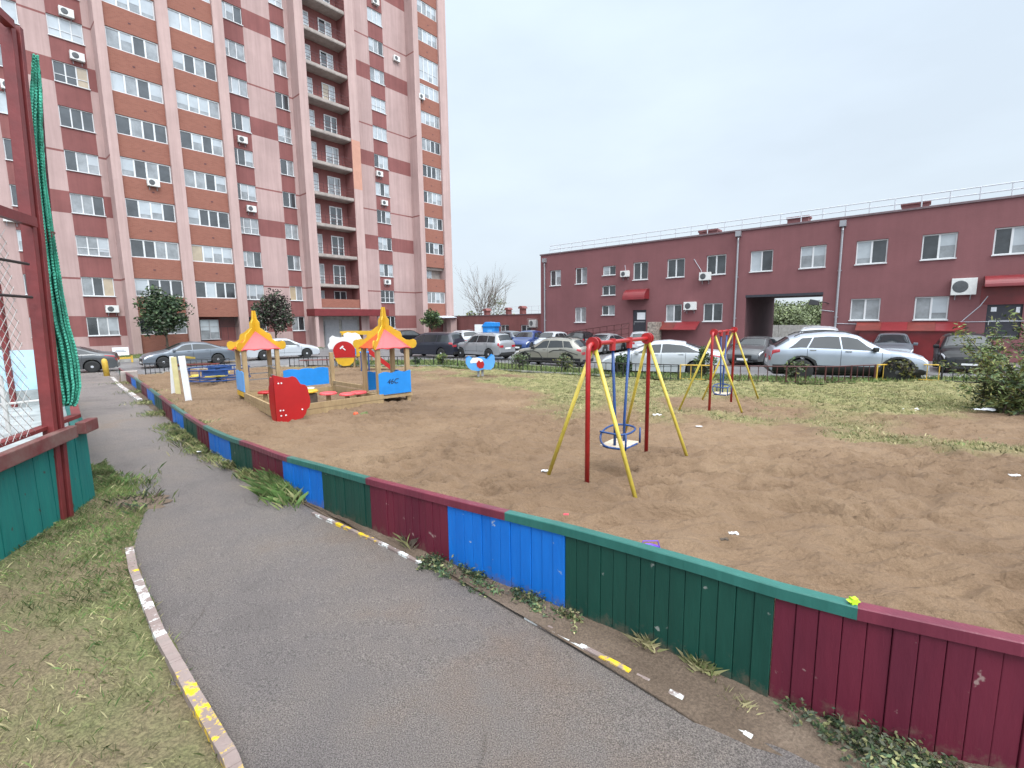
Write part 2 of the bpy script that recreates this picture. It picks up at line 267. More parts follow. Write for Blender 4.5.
# ------------------------------------------------------------------ mesh helpers
class MB:
    def __init__(s): s.v = []; s.f = []; s.m = []
    def quad(s, a, b, c, d, m=0):
        i = len(s.v); s.v += [tuple(a), tuple(b), tuple(c), tuple(d)]; s.f.append((i, i + 1, i + 2, i + 3)); s.m.append(m)
    def poly(s, pts, m=0):
        i = len(s.v); s.v += [tuple(p) for p in pts]; s.f.append(tuple(range(i, i + len(pts)))); s.m.append(m)
    def box(s, x0, x1, y0, y1, z0, z1, m=0):
        s.hexa([(x0, y0, z0), (x1, y0, z0), (x1, y1, z0), (x0, y1, z0)], [(x0, y0, z1), (x1, y0, z1), (x1, y1, z1), (x0, y1, z1)], m)
    def hexa(s, bot, top, m=0):
        i = len(s.v); n = len(bot); s.v += [tuple(p) for p in bot] + [tuple(p) for p in top]
        s.f.append(tuple(i + k for k in reversed(range(n)))); s.f.append(tuple(i + n + k for k in range(n))); s.m += [m, m]
        for k in range(n):
            s.f.append((i + k, i + (k + 1) % n, i + n + (k + 1) % n, i + n + k)); s.m.append(m)
    def bar(s, a, b, w, h, m=0, upd=(0, 0, 1)):          # box beam from a to b, w sideways, h along upd
        a = Vector(a); b = Vector(b); d = (b - a).normalized(); u = Vector(upd); sd = d.cross(u)
        if sd.length < 1e-4: sd = d.cross(Vector((1, 0, 0)))
        sd.normalize(); u = sd.cross(d).normalized()
        c = lambda p: [p - sd * w / 2 - u * h / 2, p + sd * w / 2 - u * h / 2, p + sd * w / 2 + u * h / 2, p - sd * w / 2 + u * h / 2]
        s.hexa(c(a)[::-1], c(b)[::-1], m)
    def tube(s, pts, r, seg=8, m=0, r1=None):
        pts = [Vector(p) for p in pts]; n = len(pts); i0 = len(s.v); prev = None
        for k, p in enumerate(pts):
            d = ((pts[k] - pts[k - 1]).normalized() if k else Vector()) + ((pts[k + 1] - pts[k]).normalized() if k < n - 1 else Vector())
            d.normalize()
            a = prev if prev else (Vector((0, 0, 1)) if abs(d.z) < .9 else Vector((1, 0, 0)))
            x = (a - d * a.dot(d)).normalized(); prev = x; y = d.cross(x)
            rr = r if r1 is None else r + (r1 - r) * k / max(1, n - 1)
            for j in range(seg):
                t = 2 * pi * j / seg; s.v.append(tuple(p + x * cos(t) * rr + y * sin(t) * rr))
        for k in range(n - 1):
            for j in range(seg):
                a = i0 + k * seg + j; b = i0 + k * seg + (j + 1) % seg; s.f.append((a, b, b + seg, a + seg)); s.m.append(m)
        s.f.append(tuple(i0 + j for j in reversed(range(seg)))); s.f.append(tuple(i0 + (n - 1) * seg + j for j in range(seg))); s.m += [m, m]
    def prism(s, poly, fn, t, m=0):                         # 2-D outline mapped by fn(a, b, depth), thickness t
        s.hexa([fn(a, b, 0) for a, b in poly], [fn(a, b, t) for a, b in poly], m)
    def lathe(s, prof, seg, fn, m=0):                       # prof of (r, h), fn(x, y, h)
        i0 = len(s.v); n = len(prof)
        for r, h in prof:
            for j in range(seg):
                t = 2 * pi * j / seg; s.v.append(tuple(fn(r * cos(t), r * sin(t), h)))
        for k in range(n - 1):
            for j in range(seg):
                a = i0 + k * seg + j; b = i0 + k * seg + (j + 1) % seg; s.f.append((a, b, b + seg, a + seg)); s.m.append(m)
        s.f.append(tuple(i0 + j for j in reversed(range(seg)))); s.f.append(tuple(i0 + (n - 1) * seg + j for j in range(seg))); s.m += [m, m]
    def grid(s, P, m=0):                                    # P[i][j] points
        i0 = len(s.v); a = len(P); b = len(P[0])
        for row in P: s.v += [tuple(p) for p in row]
        for i in range(a - 1):
            for j in range(b - 1):
                q = i0 + i * b + j; s.f.append((q, q + 1, q + b + 1, q + b)); s.m.append(m)
    def build(s, name, mats, parent=None, smooth=False, bevel=0., fix=True):
        me = bpy.data.meshes.new(name); me.from_pydata(s.v, [], s.f)
        if not isinstance(mats, (list, tuple)): mats = [mats]
        for mm in mats: me.materials.append(M_[mm] if isinstance(mm, str) else mm)
        if len(mats) > 1: me.polygons.foreach_set('material_index', s.m)
        if fix:
            bm = bmesh.new(); bm.from_mesh(me); bmesh.ops.recalc_face_normals(bm, faces=bm.faces); bm.to_mesh(me); bm.free()
        if smooth: me.polygons.foreach_set('use_smooth', [True] * len(me.polygons))
        me.update()
        o = bpy.data.objects.new(name, me); COL.objects.link(o)
        if parent: o.parent = parent
        if bevel:
            md = o.modifiers.new('bevel', 'BEVEL'); md.width = bevel; md.segments = 2; md.limit_method = 'ANGLE'
        return o

def np_obj(name, V, Fc, mats, mi=None, parent=None, smooth=False):
    me = bpy.data.meshes.new(name); V = np.asarray(V, np.float32); Fc = np.asarray(Fc, np.int32); k = Fc.shape[1]
    me.vertices.add(len(V)); me.vertices.foreach_set('co', V.ravel())
    me.loops.add(Fc.size); me.loops.foreach_set('vertex_index', Fc.ravel())
    me.polygons.add(len(Fc)); me.polygons.foreach_set('loop_start', np.arange(0, Fc.size, k, dtype=np.int32))
    for mm in mats: me.materials.append(M_[mm])
    if mi is not None: me.polygons.foreach_set('material_index', np.asarray(mi, np.int32))
    if smooth: me.polygons.foreach_set('use_smooth', np.ones(len(Fc), bool))
    me.update(calc_edges=True); me.validate()
    o = bpy.data.objects.new(name, me); COL.objects.link(o)
    if parent: o.parent = parent
    return o

def tag(o, label=None, cat=None, group=None, kind=None):
    if label: o['label'] = label
    if cat: o['category'] = cat
    if group: o['group'] = group
    if kind: o['kind'] = kind
    return o

def thing(name, label, cat, loc=(0, 0, 0), rotz=0., group=None):
    o = bpy.data.objects.new(name, None); COL.objects.link(o); o.location = loc; o.rotation_euler = (0, 0, rotz)
    o.empty_display_size = .2
    return tag(o, label, cat, group)

def struct(o): o['kind'] = 'structure'; return o
def stuff(o): o['kind'] = 'stuff'; return o
def lerp(a, b, t): return a + (b - a) * t
def interp(x, xs, ys): return float(np.interp(x, xs, ys))

# ------------------------------------------------------------------ sky and light
w = bpy.data.worlds.new('World'); sc.world = w; w.use_nodes = True
N = w.node_tree.nodes; L = w.node_tree.links; bg = N['Background']
SUN_EL, SUN_AZ = R(46), R(150)       # azimuth clockwise from +Y
sky = N.new('ShaderNodeTexSky'); sky.sky_type = 'NISHITA'; sky.sun_disc = False; sky.sun_elevation = SUN_EL; sky.sun_rotation = SUN_AZ
tc = N.new('ShaderNodeTexCoord'); sep = N.new('ShaderNodeSeparateXYZ'); L.new(tc.outputs['Generated'], sep.inputs[0])
rp = N.new('ShaderNodeValToRGB'); e = rp.color_ramp.elements            # overcast cloud deck, brighter overhead
e[0].position = 0.0; e[0].color = (.745, .83, .90, 1)
for p, c in ((.12, (.765, .865, .955)), (.3, (.775, .89, 1.01)), (.52, (.775, .905, 1.05)), (.72, (1.5, 1.6, 1.7))):
    q = e.new(p); q.color = (*c, 1)
e[-1].position = 1.0; e[-1].color = (2.3, 2.4, 2.5, 1)
L.new(sep.outputs[2], rp.inputs[0])
nz = N.new('ShaderNodeTexNoise'); nz.inputs['Scale'].default_value = 2.2; nz.inputs['Detail'].default_value = 5; nz.inputs['Roughness'].default_value = .5
mp = N.new('ShaderNodeMapping'); mp.inputs['Scale'].default_value = (1, 1, 2.5); L.new(tc.outputs['Generated'], mp.inputs[0]); L.new(mp.outputs[0], nz.inputs['Vector'])
mr = N.new('ShaderNodeMapRange'); mr.inputs[1].default_value = .3; mr.inputs[2].default_value = .7; mr.inputs[3].default_value = 9.9; mr.inputs[4].default_value = 11.5
L.new(nz.outputs['Fac'], mr.inputs[0])
sc1 = N.new('ShaderNodeVectorMath'); sc1.operation = 'SCALE'; L.new(rp.outputs[0], sc1.inputs[0]); L.new(mr.outputs[0], sc1.inputs['Scale'])
mx = N.new('ShaderNodeMix'); mx.data_type = 'RGBA'; mx.inputs[0].default_value = .93
sv = N.new('ShaderNodeVectorMath'); sv.operation = 'DOT_PRODUCT'; L.new(tc.outputs['Generated'], sv.inputs[0]); sv.inputs[1].default_value = (sin(SUN_AZ) * cos(SUN_EL), cos(SUN_AZ) * cos(SUN_EL), sin(SUN_EL))
sr = N.new('ShaderNodeMapRange'); sr.interpolation_type = 'SMOOTHSTEP'; sr.inputs[1].default_value = .25; sr.inputs[2].default_value = 1; sr.inputs[3].default_value = 1; sr.inputs[4].default_value = 2.6; L.new(sv.outputs['Value'], sr.inputs[0])
sc2 = N.new('ShaderNodeVectorMath'); sc2.operation = 'SCALE'; L.new(sc1.outputs[0], sc2.inputs[0]); L.new(sr.outputs[0], sc2.inputs['Scale'])
L.new(sky.outputs[0], mx.inputs[6]); L.new(sc2.outputs[0], mx.inputs[7]); L.new(mx.outputs[2], bg.inputs['Color']); bg.inputs['Strength'].default_value = .1
sd = bpy.data.lights.new('sun', 'SUN'); sd.energy = 1.5; sd.angle = R(20); sd.color = (1, .97, .93)
so = bpy.data.objects.new('sun', sd); COL.objects.link(so)
ld = Vector((sin(SUN_AZ) * cos(SUN_EL), cos(SUN_AZ) * cos(SUN_EL), sin(SUN_EL)))
so.rotation_euler = ld.to_track_quat('Z', 'Y').to_euler()
sc.view_settings.view_transform = 'Standard'; sc.view_settings.look = 'None'; sc.view_settings.exposure = 0; sc.view_settings.gamma = 1
sc.view_settings.use_curve_mapping = False
sc.cycles.max_bounces = 6; sc.cycles.use_denoising = True

#PART2
# ================================================================== GROUND
def ysheet(name, x0, x1, ys, dz, m):
    b = MB()
    for a, c in zip(ys[:-1], ys[1:]):
        b.quad((x0, a, gz(a) + dz), (x1, a, gz(a) + dz), (x1, c, gz(c) + dz), (x0, c, gz(c) + dz))
    return struct(b.build(name, m))
ysheet('ground', -500, 500, [-300, 2, 24, 900], -.22, 'earth')

def resample(pts, n):
    P = np.array([[p[0], p[1]] for p in pts], float); s = np.r_[0, np.cumsum(np.hypot(*np.diff(P, axis=0).T))]
    t = np.linspace(0, s[-1], n); return np.c_[np.interp(t, s, P[:, 0]), np.interp(t, s, P[:, 1])]

def nf(x, y, s, k=0.): return noise.noise((x * s + k, y * s - k, k * .37))

def ladder(name, A, B, nt, m, zf, power=1.0, kind='structure'):
    n = len(A); V = []
    for i in range(n):
        for j in range(nt + 1):
            t = (j / nt) ** power
            x = lerp(A[i][0], B[i][0], t); y = lerp(A[i][1], B[i][1], t); V.append((x, y, gz(y) + zf(x, y, t)))
    Fc = [(i * (nt + 1) + j, (i + 1) * (nt + 1) + j, (i + 1) * (nt + 1) + j + 1, i * (nt + 1) + j + 1) for i in range(n - 1) for j in range(nt)]
    o = np_obj(name, V, Fc, [m], smooth=True); o['kind'] = kind
    return o, np.array(V)

# coloured board fence line (near edge of the sand)
FTOP = [(1024, 641), (857, 605.7), (776, 585), (702, 563), (619, 540), (566, 526), (507, 512), (448, 498), (370, 478.5), (322, 465.5), (283, 455.5), (252, 444), (230, 437), (209, 428), (197, 421), (183, 412), (172, 404.5), (162, 397), (154, 391.5), (147, 386), (141, 382), (136, 378.5), (131, 375.5), (126, 372.5), (119, 368)]
fx = np.array([p[0] for p in FTOP])[::-1]; fy = np.array([p[1] for p in FTOP])[::-1]
def fence_at(px): 
    py = float(np.interp(px, fx, fy)); h = float(np.interp(px, [200, 250, 320, 370, 450, 560, 780], [.37, .39, .42, .44, .47, .50, .515]))
    return G(px, py, h), h
FLINE = [Vector((9.0, -.6, .9)), Vector((5.0, .55, .9)), Vector((3.2, 1.05, .9))] + [fence_at(p)[0] for p in (1024, 940, 857, 776, 702, 619, 566, 507, 448, 370, 322, 283, 252, 230, 209, 197, 183, 172, 162, 154, 147, 141, 136, 131, 126, 119)]
KLINE = [(14, 5.0), (15.5, 9.5), (14.6, 14.0)] + [tuple(G(*p)[:2]) for p in [(899, 381), (862, 383), (826, 385), (765, 383.7), (678, 381), (637, 379), (579, 375.5), (550, 374.2), (523, 372.6), (500, 371), (460, 368), (443, 367), (300, 366.5), (187, 370.5), (146, 375)]]
NS, NT = 900, 400
FR = resample(FLINE, NS); KR = resample(KLINE, NS)
KP = resample(KLINE, 240)
def dfar(x, y): return float(np.min(np.hypot(KP[:, 0] - x, KP[:, 1] - y)))
def growth(x, y):
    d = dfar(x, y); n1 = nf(x, y, .45, 3.1); n2 = nf(x, y, 1.3, 8.2)
    reach = float(np.interp(x, [-14, -6, -2, 1, 4, 9, 13], [.8, 1.5, 4.6, 7.4, 8.4, 6.2, 6.2]))
    g = (reach - d + 3.2 * n1 + 1.2 * n2) / 1.6
    if x < 1: g = min(g, .55 + 1.6 * n1 + 1.3 * n2 + (.7 if d < 1.5 else 0) + (x + 2) * .15)
    for cx, cy, r in ((4.6, 10.35, 1.5), (1.25, 5.3, 1.6)):
        q = math.hypot(x - cx, y - cy) / r
        if q < 1.3: g = min(g, (q - .75) * 2 + n2)
    return max(0., min(1., g))
def sandz(x, y, t):
    wx = .12 * noise.noise((x * 2.1, y * 2.1, 5.)); a = noise.noise((x * 2.0 + wx * 1.5, y * 4.6 + wx * 2, .3)); b2 = noise.noise((x * 3.6 + 9, y * 7.6 + wx * 2, 1.3)); c = noise.noise((x * 13, y * 15, 4.))
    g2 = noise.noise((x * .5, y * .5, 7.))
    e = min(1, t / .03) 
    amp = .85 + .35 * max(-1, min(1, g2 * 2.5))
    hol = .085 * math.exp(-((x - 1.3) ** 2 + (y - 5.35) ** 2) / .16) + .07 * math.exp(-((x - 4.6) ** 2 + (y - 10.3) ** 2) / .3)
    return -.045 - hol + .035 * (1 - e) + e * amp * (.080 * (1 - 2.4 * abs(a)) + .062 * (1 - 2.2 * abs(b2)) + .008 * c)
sand, SV = ladder('playground_sand', FR, KR, NT, 'sand', sandz, 1.5)
ncol = NT + 1; SA = SV.reshape(NS, ncol, 3); gi = np.arange(0, NS, 3); gi = np.r_[gi, NS - 1] if gi[-1] != NS - 1 else gi; gj = np.arange(0, ncol, 4)
gc = np.array([[growth(SA[i, j, 0], SA[i, j, 1]) for j in gj] for i in gi])
tmp = np.array([np.interp(np.arange(ncol), gj, r) for r in gc]); GA = np.array([np.interp(np.arange(NS), gi, tmp[:, j]) for j in range(ncol)]).T
at = sand.data.attributes.new('growth', 'FLOAT', 'POINT'); at.data.foreach_set('value', np.clip(GA.ravel(), 0, 1).astype(np.float32))

ra_ = resample([(-80, 18), (-45, 19.5), (-26, 21.0), (-19.6, 21.6)] + [tuple(p) for p in KR[::-1][::6]] + [(20, 3), (70, 2)], 420); rb_ = resample([(-90, 120), (90, 120)], 420)
ladder('parking_road', ra_, rb_, 60, 'road', lambda x, y, t: -.025, 1.6)
# path, dirt verge, left lawn
LEDGE = [Vector((.1, -1.5, .9)), Vector((-.55, .75, .9))] + [G(*p) for p in [(245, 768), (205, 700), (170, 640), (150, 598), (133, 556), (137, 532), (148, 505), (126, 482), (104, 462)]]
pa = [(2.0, -2.5), (.6, -.6), (-.9, 1.2), (-1.6, 1.9), (-2.9, 3.1), (-4.3, 4.6), (-6.9, 7.3), (-10.4, 11.0), (-20.6, 21.3), (-24, 24.5)]
pb = [(9.5, -1.2), (5.2, .5), (1.9, 1.3), (1.0, 1.9), (-.4, 3.2), (-2.2, 4.8), (-4.9, 7.3), (-8.6, 11.4), (-18.5, 22.4), (-22, 26)]
ladder('path', resample(pa, 90), resample(pb, 90), 16, 'asphalt', lambda x, y, t: .006 * nf(x, y, 1.5))
RED = [(6.5, -.4), (3.2, .45)] + [tuple(G(*p)[:2]) for p in [(800, 800), (752, 735), (700, 705), (640, 676), (585, 646), (520, 612), (470, 588), (428, 566), (380, 543), (318, 514), (280, 500), (250, 487), (222, 462), (205, 448), (185, 432), (163, 418), (140, 402), (118, 386)]]
ra = resample(RED, 300); rb = resample(FLINE[1:], 300)
ra = [(x + .03 * nf(x, y, 5.) + .05 * nf(x, y, 1.7), y + .04 * nf(x, y, 4., 5.)) for x, y in ra]
ladder('dirt_verge', ra, rb, 14, 'dirt', lambda x, y, t: -.008 + .028 * min(1, t * 2.2) + .012 * nf(x, y, 6.) * min(1, t * 3))
le = resample(LEDGE, 200); le = [(x + .02 * nf(x, y, 6.), y + .02 * nf(x, y, 6., 4.)) for x, y in le]
lf = resample([(-6, -3), (-7.5, 1.5), (-7.5, 3.0), (-7.2, 4.4), (-6.0, 5.6), (-4.9, 5.55)], 200)
def turfz(x, y, t): return .035 + .02 * nf(x, y, 1.5) + .014 * nf(x, y, 5.) - .03 * max(0, 1 - t * 14)
lawn, LV = ladder('lawn', le, lf, 60, 'turf', turfz, 1.4)
# bare eroded patch where the lawn meets the path
ec = G(140, 505); b = MB(); ring = []
for k in range(28):
    a = 2 * pi * k / 28; rr = .30 + .16 * nf(cos(a) * 2, sin(a) * 2, 1.3); ring.append((ec.x - .12 + rr * 1.15 * cos(a), ec.y + rr * .75 * sin(a)))
for f_ in range(6): pass
Pg = [[(lerp(ec.x - .12, q[0], s), lerp(ec.y, q[1], s), gz(ec.y) + .005 + .05 * (1 - s ** 2) + .012 * nf(q[0] * s, q[1] * s, 9.)) for q in ring + ring[:1]] for s in np.linspace(0.01, 1, 9)]; b.grid(Pg); struct(b.build('bare_earth', 'dirt', smooth=True))

def kerb_line(pxs, segs, wdt, top, name='kerb', mats=('kerb_n', 'kerb_y', 'kerb_w')):
    P = resample([tuple(G(*p)[:2]) for p in pxs], 120); b = MB()
    cum = np.r_[0, np.cumsum(np.hypot(*np.diff(P, axis=0).T))]; tot = cum[-1]
    for i in range(len(P) - 1):
        t = cum[i] / tot; mi, tp = 0, top
        for a, c, k, h in segs:
            if a <= t < c: mi, tp = k, h
        d = P[i + 1] - P[i]; d /= np.hypot(*d); n = np.array([-d[1], d[0]]) * wdt
        a0, a1 = P[i], P[i + 1]; j = .004 * nf(i * .4, 0, 1.)
        q = [a0 + n, a0 - n, a1 - n, a1 + n]
        b.hexa([(x, y, gz(y) - .05) for x, y in q], [(x, y, gz(y) + tp + j) for x, y in q], mi)
    return struct(b.build(name, list(mats)))
kerb_line([(243, 800), (232, 768), (193, 700), (160, 640), (134, 575), (130, 553)], [(0, .30, 1, .05), (.30, .44, 0, .05), (.44, .74, 2, .05), (.74, .80, 0, .048), (.8, .84, 1, .047), (.84, .93, 0, .046), (.93, 1, 2, .046)], .024, .05)
kerb_line([(313, 514), (382, 545), (428, 568), (520, 615), (585, 650), (640, 679), (700, 708), (752, 738)], [(0, .10, 2, .018), (.10, .27, 1, .018), (.27, .42, 2, .018), (.42, .70, 0, -.03), (.68, .74, 2, .017), (.74, .80, 2, .016), (.80, .85, 1, .015), (.85, .92, 2, .010), (.92, 1, 2, .004)], .014, -.03)
kerb_line([(112, 378), (122, 388), (140, 401)], [(0, 1, 2, .05)], .06, .05)
# grass strip and kerb between the low fence and the parked cars
sa = resample([(14.9, 13.8)] + [tuple(G(*p)[:2]) for p in [(941, 382), (862, 384), (826, 385.5), (765, 384.2), (678, 381.5), (579, 376), (500, 371.5), (443, 367.5), (395, 367), (340, 367)]], 160)
sb = resample([(16.0, 15.6)] + [tuple(G(*p)[:2]) for p in [(941, 379.6), (862, 380.3), (820, 380.6), (760, 378.5), (678, 375.2), (579, 369.6), (500, 364.5), (443, 361), (395, 361.5), (340, 362)]], 160)
strip, STV = ladder('grass_strip', sa, sb, 12, 'lawnfar', lambda x, y, t: .05 + .02 * nf(x, y, 2.))
def kerb_pts(P, wdt, h, m):
    b = MB()
    for i in range(len(P) - 1):
        d = P[i + 1] - P[i]; d /= np.hypot(*d); n = np.array([-d[1], d[0]]) * wdt; q = [P[i] + n, P[i] - n, P[i + 1] - n, P[i + 1] + n]
        b.hexa([(x, y, gz(y) - .05) for x, y in q], [(x, y, gz(y) + h) for x, y in q])
    return struct(b.build('kerb', m))
kerb_pts(sb[::4], .09, .11, 'concrete'); kerb_pts(KR[400:890:7], .06, .10, 'concrete')

# ================================================================== TOWER
S3 = 3 / 2.8; TAZ = R(49.04); TO = Vector((-27.32 * S3, 34.96 * S3, 0))
tower = thing('apartment_tower', 'tall pink and maroon apartment tower with white glazed balcony columns', 'building', TO, TAZ)
def TP(px, py, off=0.): 
    n = Vector((-sin(TAZ), cos(TAZ), 0)); return PL(px, py, TO + n * off, TAZ)
TM = ['pink', 'maroon', 'pink2', 'brick', 'slab', 'salmon', 'rwall_dk', 'door', 'concrete']
sill = lambda k: 1.69 + 3.0 * (k - 1)
def facade(b, us, zs, y, colour, depth=.16, rm=None, flip=1):
    us = sorted(set(round(u, 3) for u in us)); zs = sorted(set(round(z, 3) for z in zs))
    K = [[colour((us[i] + us[i + 1]) / 2, (zs[j] + zs[j + 1]) / 2) for j in range(len(zs) - 1)] for i in range(len(us) - 1)]
    for i in range(len(us) - 1):
        for j in range(len(zs) - 1):
            k = K[i][j]; u0, u1, z0, z1 = us[i], us[i + 1], zs[j], zs[j + 1]
            if k is not None: b.quad((u0, y, z0), (u1, y, z0), (u1, y, z1), (u0, y, z1), k); continue
            yy = y + depth
            def nb(a, c): return K[a][c] if 0 <= a < len(us) - 1 and 0 <= c < len(zs) - 1 else None
            for (a, c, p, q) in ((i - 1, j, (u0, z0), (u0, z1)), (i + 1, j, (u1, z0), (u1, z1)), (i, j - 1, (u0, z0), (u1, z0)), (i, j + 1, (u0, z1), (u1, z1))):
                m = nb(a, c)
                if m is not None: b.quad((p[0], y, p[1]), (q[0], y, q[1]), (q[0], yy, q[1]), (p[0], yy, p[1]), m if rm is None else rm)

def window(parent, u0, u1, z0, z1, y, n, pick, name='window', fr=.05, frame='pvc', transom=None, weights=None, sillp=True):
    f = MB(); d0, d1 = y - .03, y + .05
    f.box(u0, u0 + fr, d0, d1, z0, z1); f.box(u1 - fr, u1, d0, d1, z0, z1); f.box(u0 + fr, u1 - fr, d0, d1, z0, z0 + fr); f.box(u0 + fr, u1 - fr, d0, d1, z1 - fr, z1)
    ww = weights or [1] * n; tot = sum(ww); xs = [u0 + fr]; 
    for q in ww: xs.append(xs[-1] + (u1 - u0 - 2 * fr) * q / tot)
    for x in xs[1:-1]: f.box(x - fr * .75, x + fr * .75, d0 + .004, d1, z0 + fr, z1 - fr)
    if transom: f.box(u0 + fr, u1 - fr, d0 + .008, d1, z0 + transom - .02, z0 + transom + .02)
    if sillp: f.box(u0 - .04, u1 + .04, y - .2, d0 - .002, z0 - .045, z0 + .012)
    o = f.build(name, frame, parent)
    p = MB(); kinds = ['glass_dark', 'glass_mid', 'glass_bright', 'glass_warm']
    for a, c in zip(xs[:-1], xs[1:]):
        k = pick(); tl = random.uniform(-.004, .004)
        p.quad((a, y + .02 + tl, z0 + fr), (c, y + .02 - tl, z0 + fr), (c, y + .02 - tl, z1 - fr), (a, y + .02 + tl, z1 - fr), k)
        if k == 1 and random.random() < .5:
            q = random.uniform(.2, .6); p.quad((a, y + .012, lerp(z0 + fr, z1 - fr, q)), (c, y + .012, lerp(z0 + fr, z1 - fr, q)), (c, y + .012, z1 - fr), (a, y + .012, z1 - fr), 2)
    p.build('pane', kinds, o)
    return o
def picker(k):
    br = min(.5, max(.06, (k - 3.5) * .085)); base = random.random()  # upper floors get more pale panes, standing in for reflected sky
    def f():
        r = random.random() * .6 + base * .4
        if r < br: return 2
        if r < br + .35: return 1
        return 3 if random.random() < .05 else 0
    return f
A0, A1, C0, C1, D0, D1, F0, F1, W0, W1 = -2.93, -1.02, 8.15, 10.12, 12.55, 13.85, 23.05, 24.9, -5.95, -4.35
PY = 1.2
wins = {'A': (A0, A1, 3, range(1, 11)), 'C': (C0, C1, 3, range(1, 13)), 'D': (D0, D1, 2, range(1, 14)), 'F': (F0, F1, 3, range(1, 14)), 'W': (W0, W1, 2, range(1, 11))}
TOPZ = 53.0
def tcol(u, z):
    for nm, (a, c, n, rg) in wins.items():
        if a < u < c:
            for k in rg:
                if sill(k) < z < sill(k) + 1.42: return None
            if nm == 'D' or z > .9: return 1
            return 0
    k = int((z - 1.60) // 3.0) + 1; zz = z - sill(k)
    sect = (W1 < u < A0) or (A1 < u < -.3) or (C1 < u < D0) or (20 < u < F0) or (F1 < u < 29)
    if k >= 1 and k % 3 == 1 and -.06 < zz < 1.52 and sect: return 1
    if k >= 2 and k % 3 == 2 and 1.2 < zz < 1.36 and (sect or D1 < u < 15): return 1
    return 0
us = [-16, W0, W1, A0, A1, -.5, 3, 7.8, C0, C1, D0, D1, 14.3, 20.4, F0, F1, 28.2, 33.0]
zs = [-.2, .9, TOPZ]
for k in range(1, 18): zs += [sill(k), sill(k) + 1.42, sill(k) - .05, sill(k) + 1.5, sill(k) + 1.21, sill(k) + 1.35]
zs = [z for z in zs if z <= TOPZ]
b = MB(); 
us1 = [u for u in us if u <= 14.3]; facade(b, us1, zs, PY, tcol, .17)
facade(b, [u for u in us if u >= 20.4], zs, PY, tcol, .17)
# returns of the pilasters take the stripes too
def ret(u, y0, y1):
    zz = sorted(set(z for z in zs))
    for a, c in zip(zz[:-1], zz[1:]):
        if c - a < .001: continue
        z = (a + c) / 2; k = int((z - 1.60) // 3.0) + 1; q = z - sill(k)
        m = 1 if (k >= 2 and k % 3 == 2 and 1.2 < q < 1.36) else 0
        b.quad((u, y0, a), (u, y1, a), (u, y1, c), (u, y0, c), m)
PF = -.22
PIL = [(-.58, 0.0), (3.24, 4.06), (7.24, 8.02), (14.2, 15.05), (19.45, 20.45), (28.0, 28.74), (31.8, 33.0)]
for i, (a, c) in enumerate(PIL):
    if i == 4:
        z0, z1 = 16.4, 21.3
        for p, q, m in ((-.2, z0, 2), (z0, z1, 5), (z1, TOPZ, 2)): b.quad((a, PF, p), (c, PF, p), (c, PF, q), (a, PF, q), m)
    else: b.quad((a, PF, -.2), (c, PF, -.2), (c, PF, TOPZ), (a, PF, TOPZ), 2)
    if i in (0, 3, 5): ret(a, PF, PY)
    else: b.quad((a, PF, -.2), (a, 1.35, -.2), (a, 1.35, TOPZ), (a, PF, TOPZ), 0 if i != 4 else 1)
    b.quad((c, PF, -.2), (c, PY if i < 6 else 15, -.2), (c, PY if i < 6 else 15, TOPZ), (c, PF, TOPZ), 0 if i != 3 else 1)
# loggia shaft back wall, outer skin
b.quad((15.05, 1.35, -.2), (19.45, 1.35, -.2), (19.45, 1.35, TOPZ), (15.05, 1.35, TOPZ), 1)
b.quad((-16, PF, -.2), (-16, 15, -.2), (-16, 15, TOPZ), (-16, PF, TOPZ), 0)
b.quad((-16, 15, -.2), (33, 15, -.2), (33, 15, TOPZ), (-16, 15, TOPZ), 0)
b.quad((-16, -.3, TOPZ), (33, -.3, TOPZ), (33, 15, TOPZ), (-16, 15, TOPZ), 8)
b.build('wall', TM, tower, fix=False)
for nm, (a, c, n, rg) in wins.items():
    for k in rg:
        wt = [1, 1, 1] if n == 3 else [1, .9]
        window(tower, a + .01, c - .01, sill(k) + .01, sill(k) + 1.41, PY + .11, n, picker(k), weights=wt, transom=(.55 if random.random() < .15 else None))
# glazed balcony columns
for nm, a, c, rg in (('col1', 0., 3.24, range(1, 11)), ('col2', 4.06, 7.24, range(1, 11)), ('col3', 28.74, 31.8, range(1, 14))):
    for k in rg:
        b = MB()
        if nm == 'col2' and k == 1:
            b.box(a, c, .05, .25, -.2, 1.0); b.build('balcony_parapet', 'brick', tower); continue
        z0 = sill(k) - 1.6 if k > 1 else -.2
        if nm == 'col3' and k == 1: continue
        if nm == 'col3' and k == 11: z0 = sill(k) - 1.6; b.box(a, c, .05, .25, z0, z0 + .5); b.build('balcony_parapet', 'brick', tower); continue
        b.box(a, c, .0, .22, z0, sill(k) - .002)
        uu = random.uniform(1.3, 1.9) + a; b.box(uu, uu + .16, -.012, -.001, sill(k) - .95, sill(k) - .85, 1); b.build('balcony_parapet', ['brick', 'rwall_dk'], tower)
    b = MB(); k = rg[-1] + 1; b.box(a, c, 0, .22, sill(k) - 1.6, TOPZ - .1)
    b.build('upper_parapet', ['brick', 'rwall_dk'], tower)
    for k in rg:
        if nm == 'col2' and k == 1 or nm == 'col3' and k in (1, 3): continue
        z0 = sill(k); tr = None
        if nm == 'col3' and k == 11: z0 = sill(k) - 1.08; tr = .95
        o = window(tower, a + .02, c - .02, z0, sill(k) + 1.38, .10, 4, picker(k), 'balcony_glazing', fr=.075, transom=tr, weights=random.choice([[1, 1, 1, 1], [1, .9, .9, 1], [1.1, 1, 1, 1]]), sillp=False)
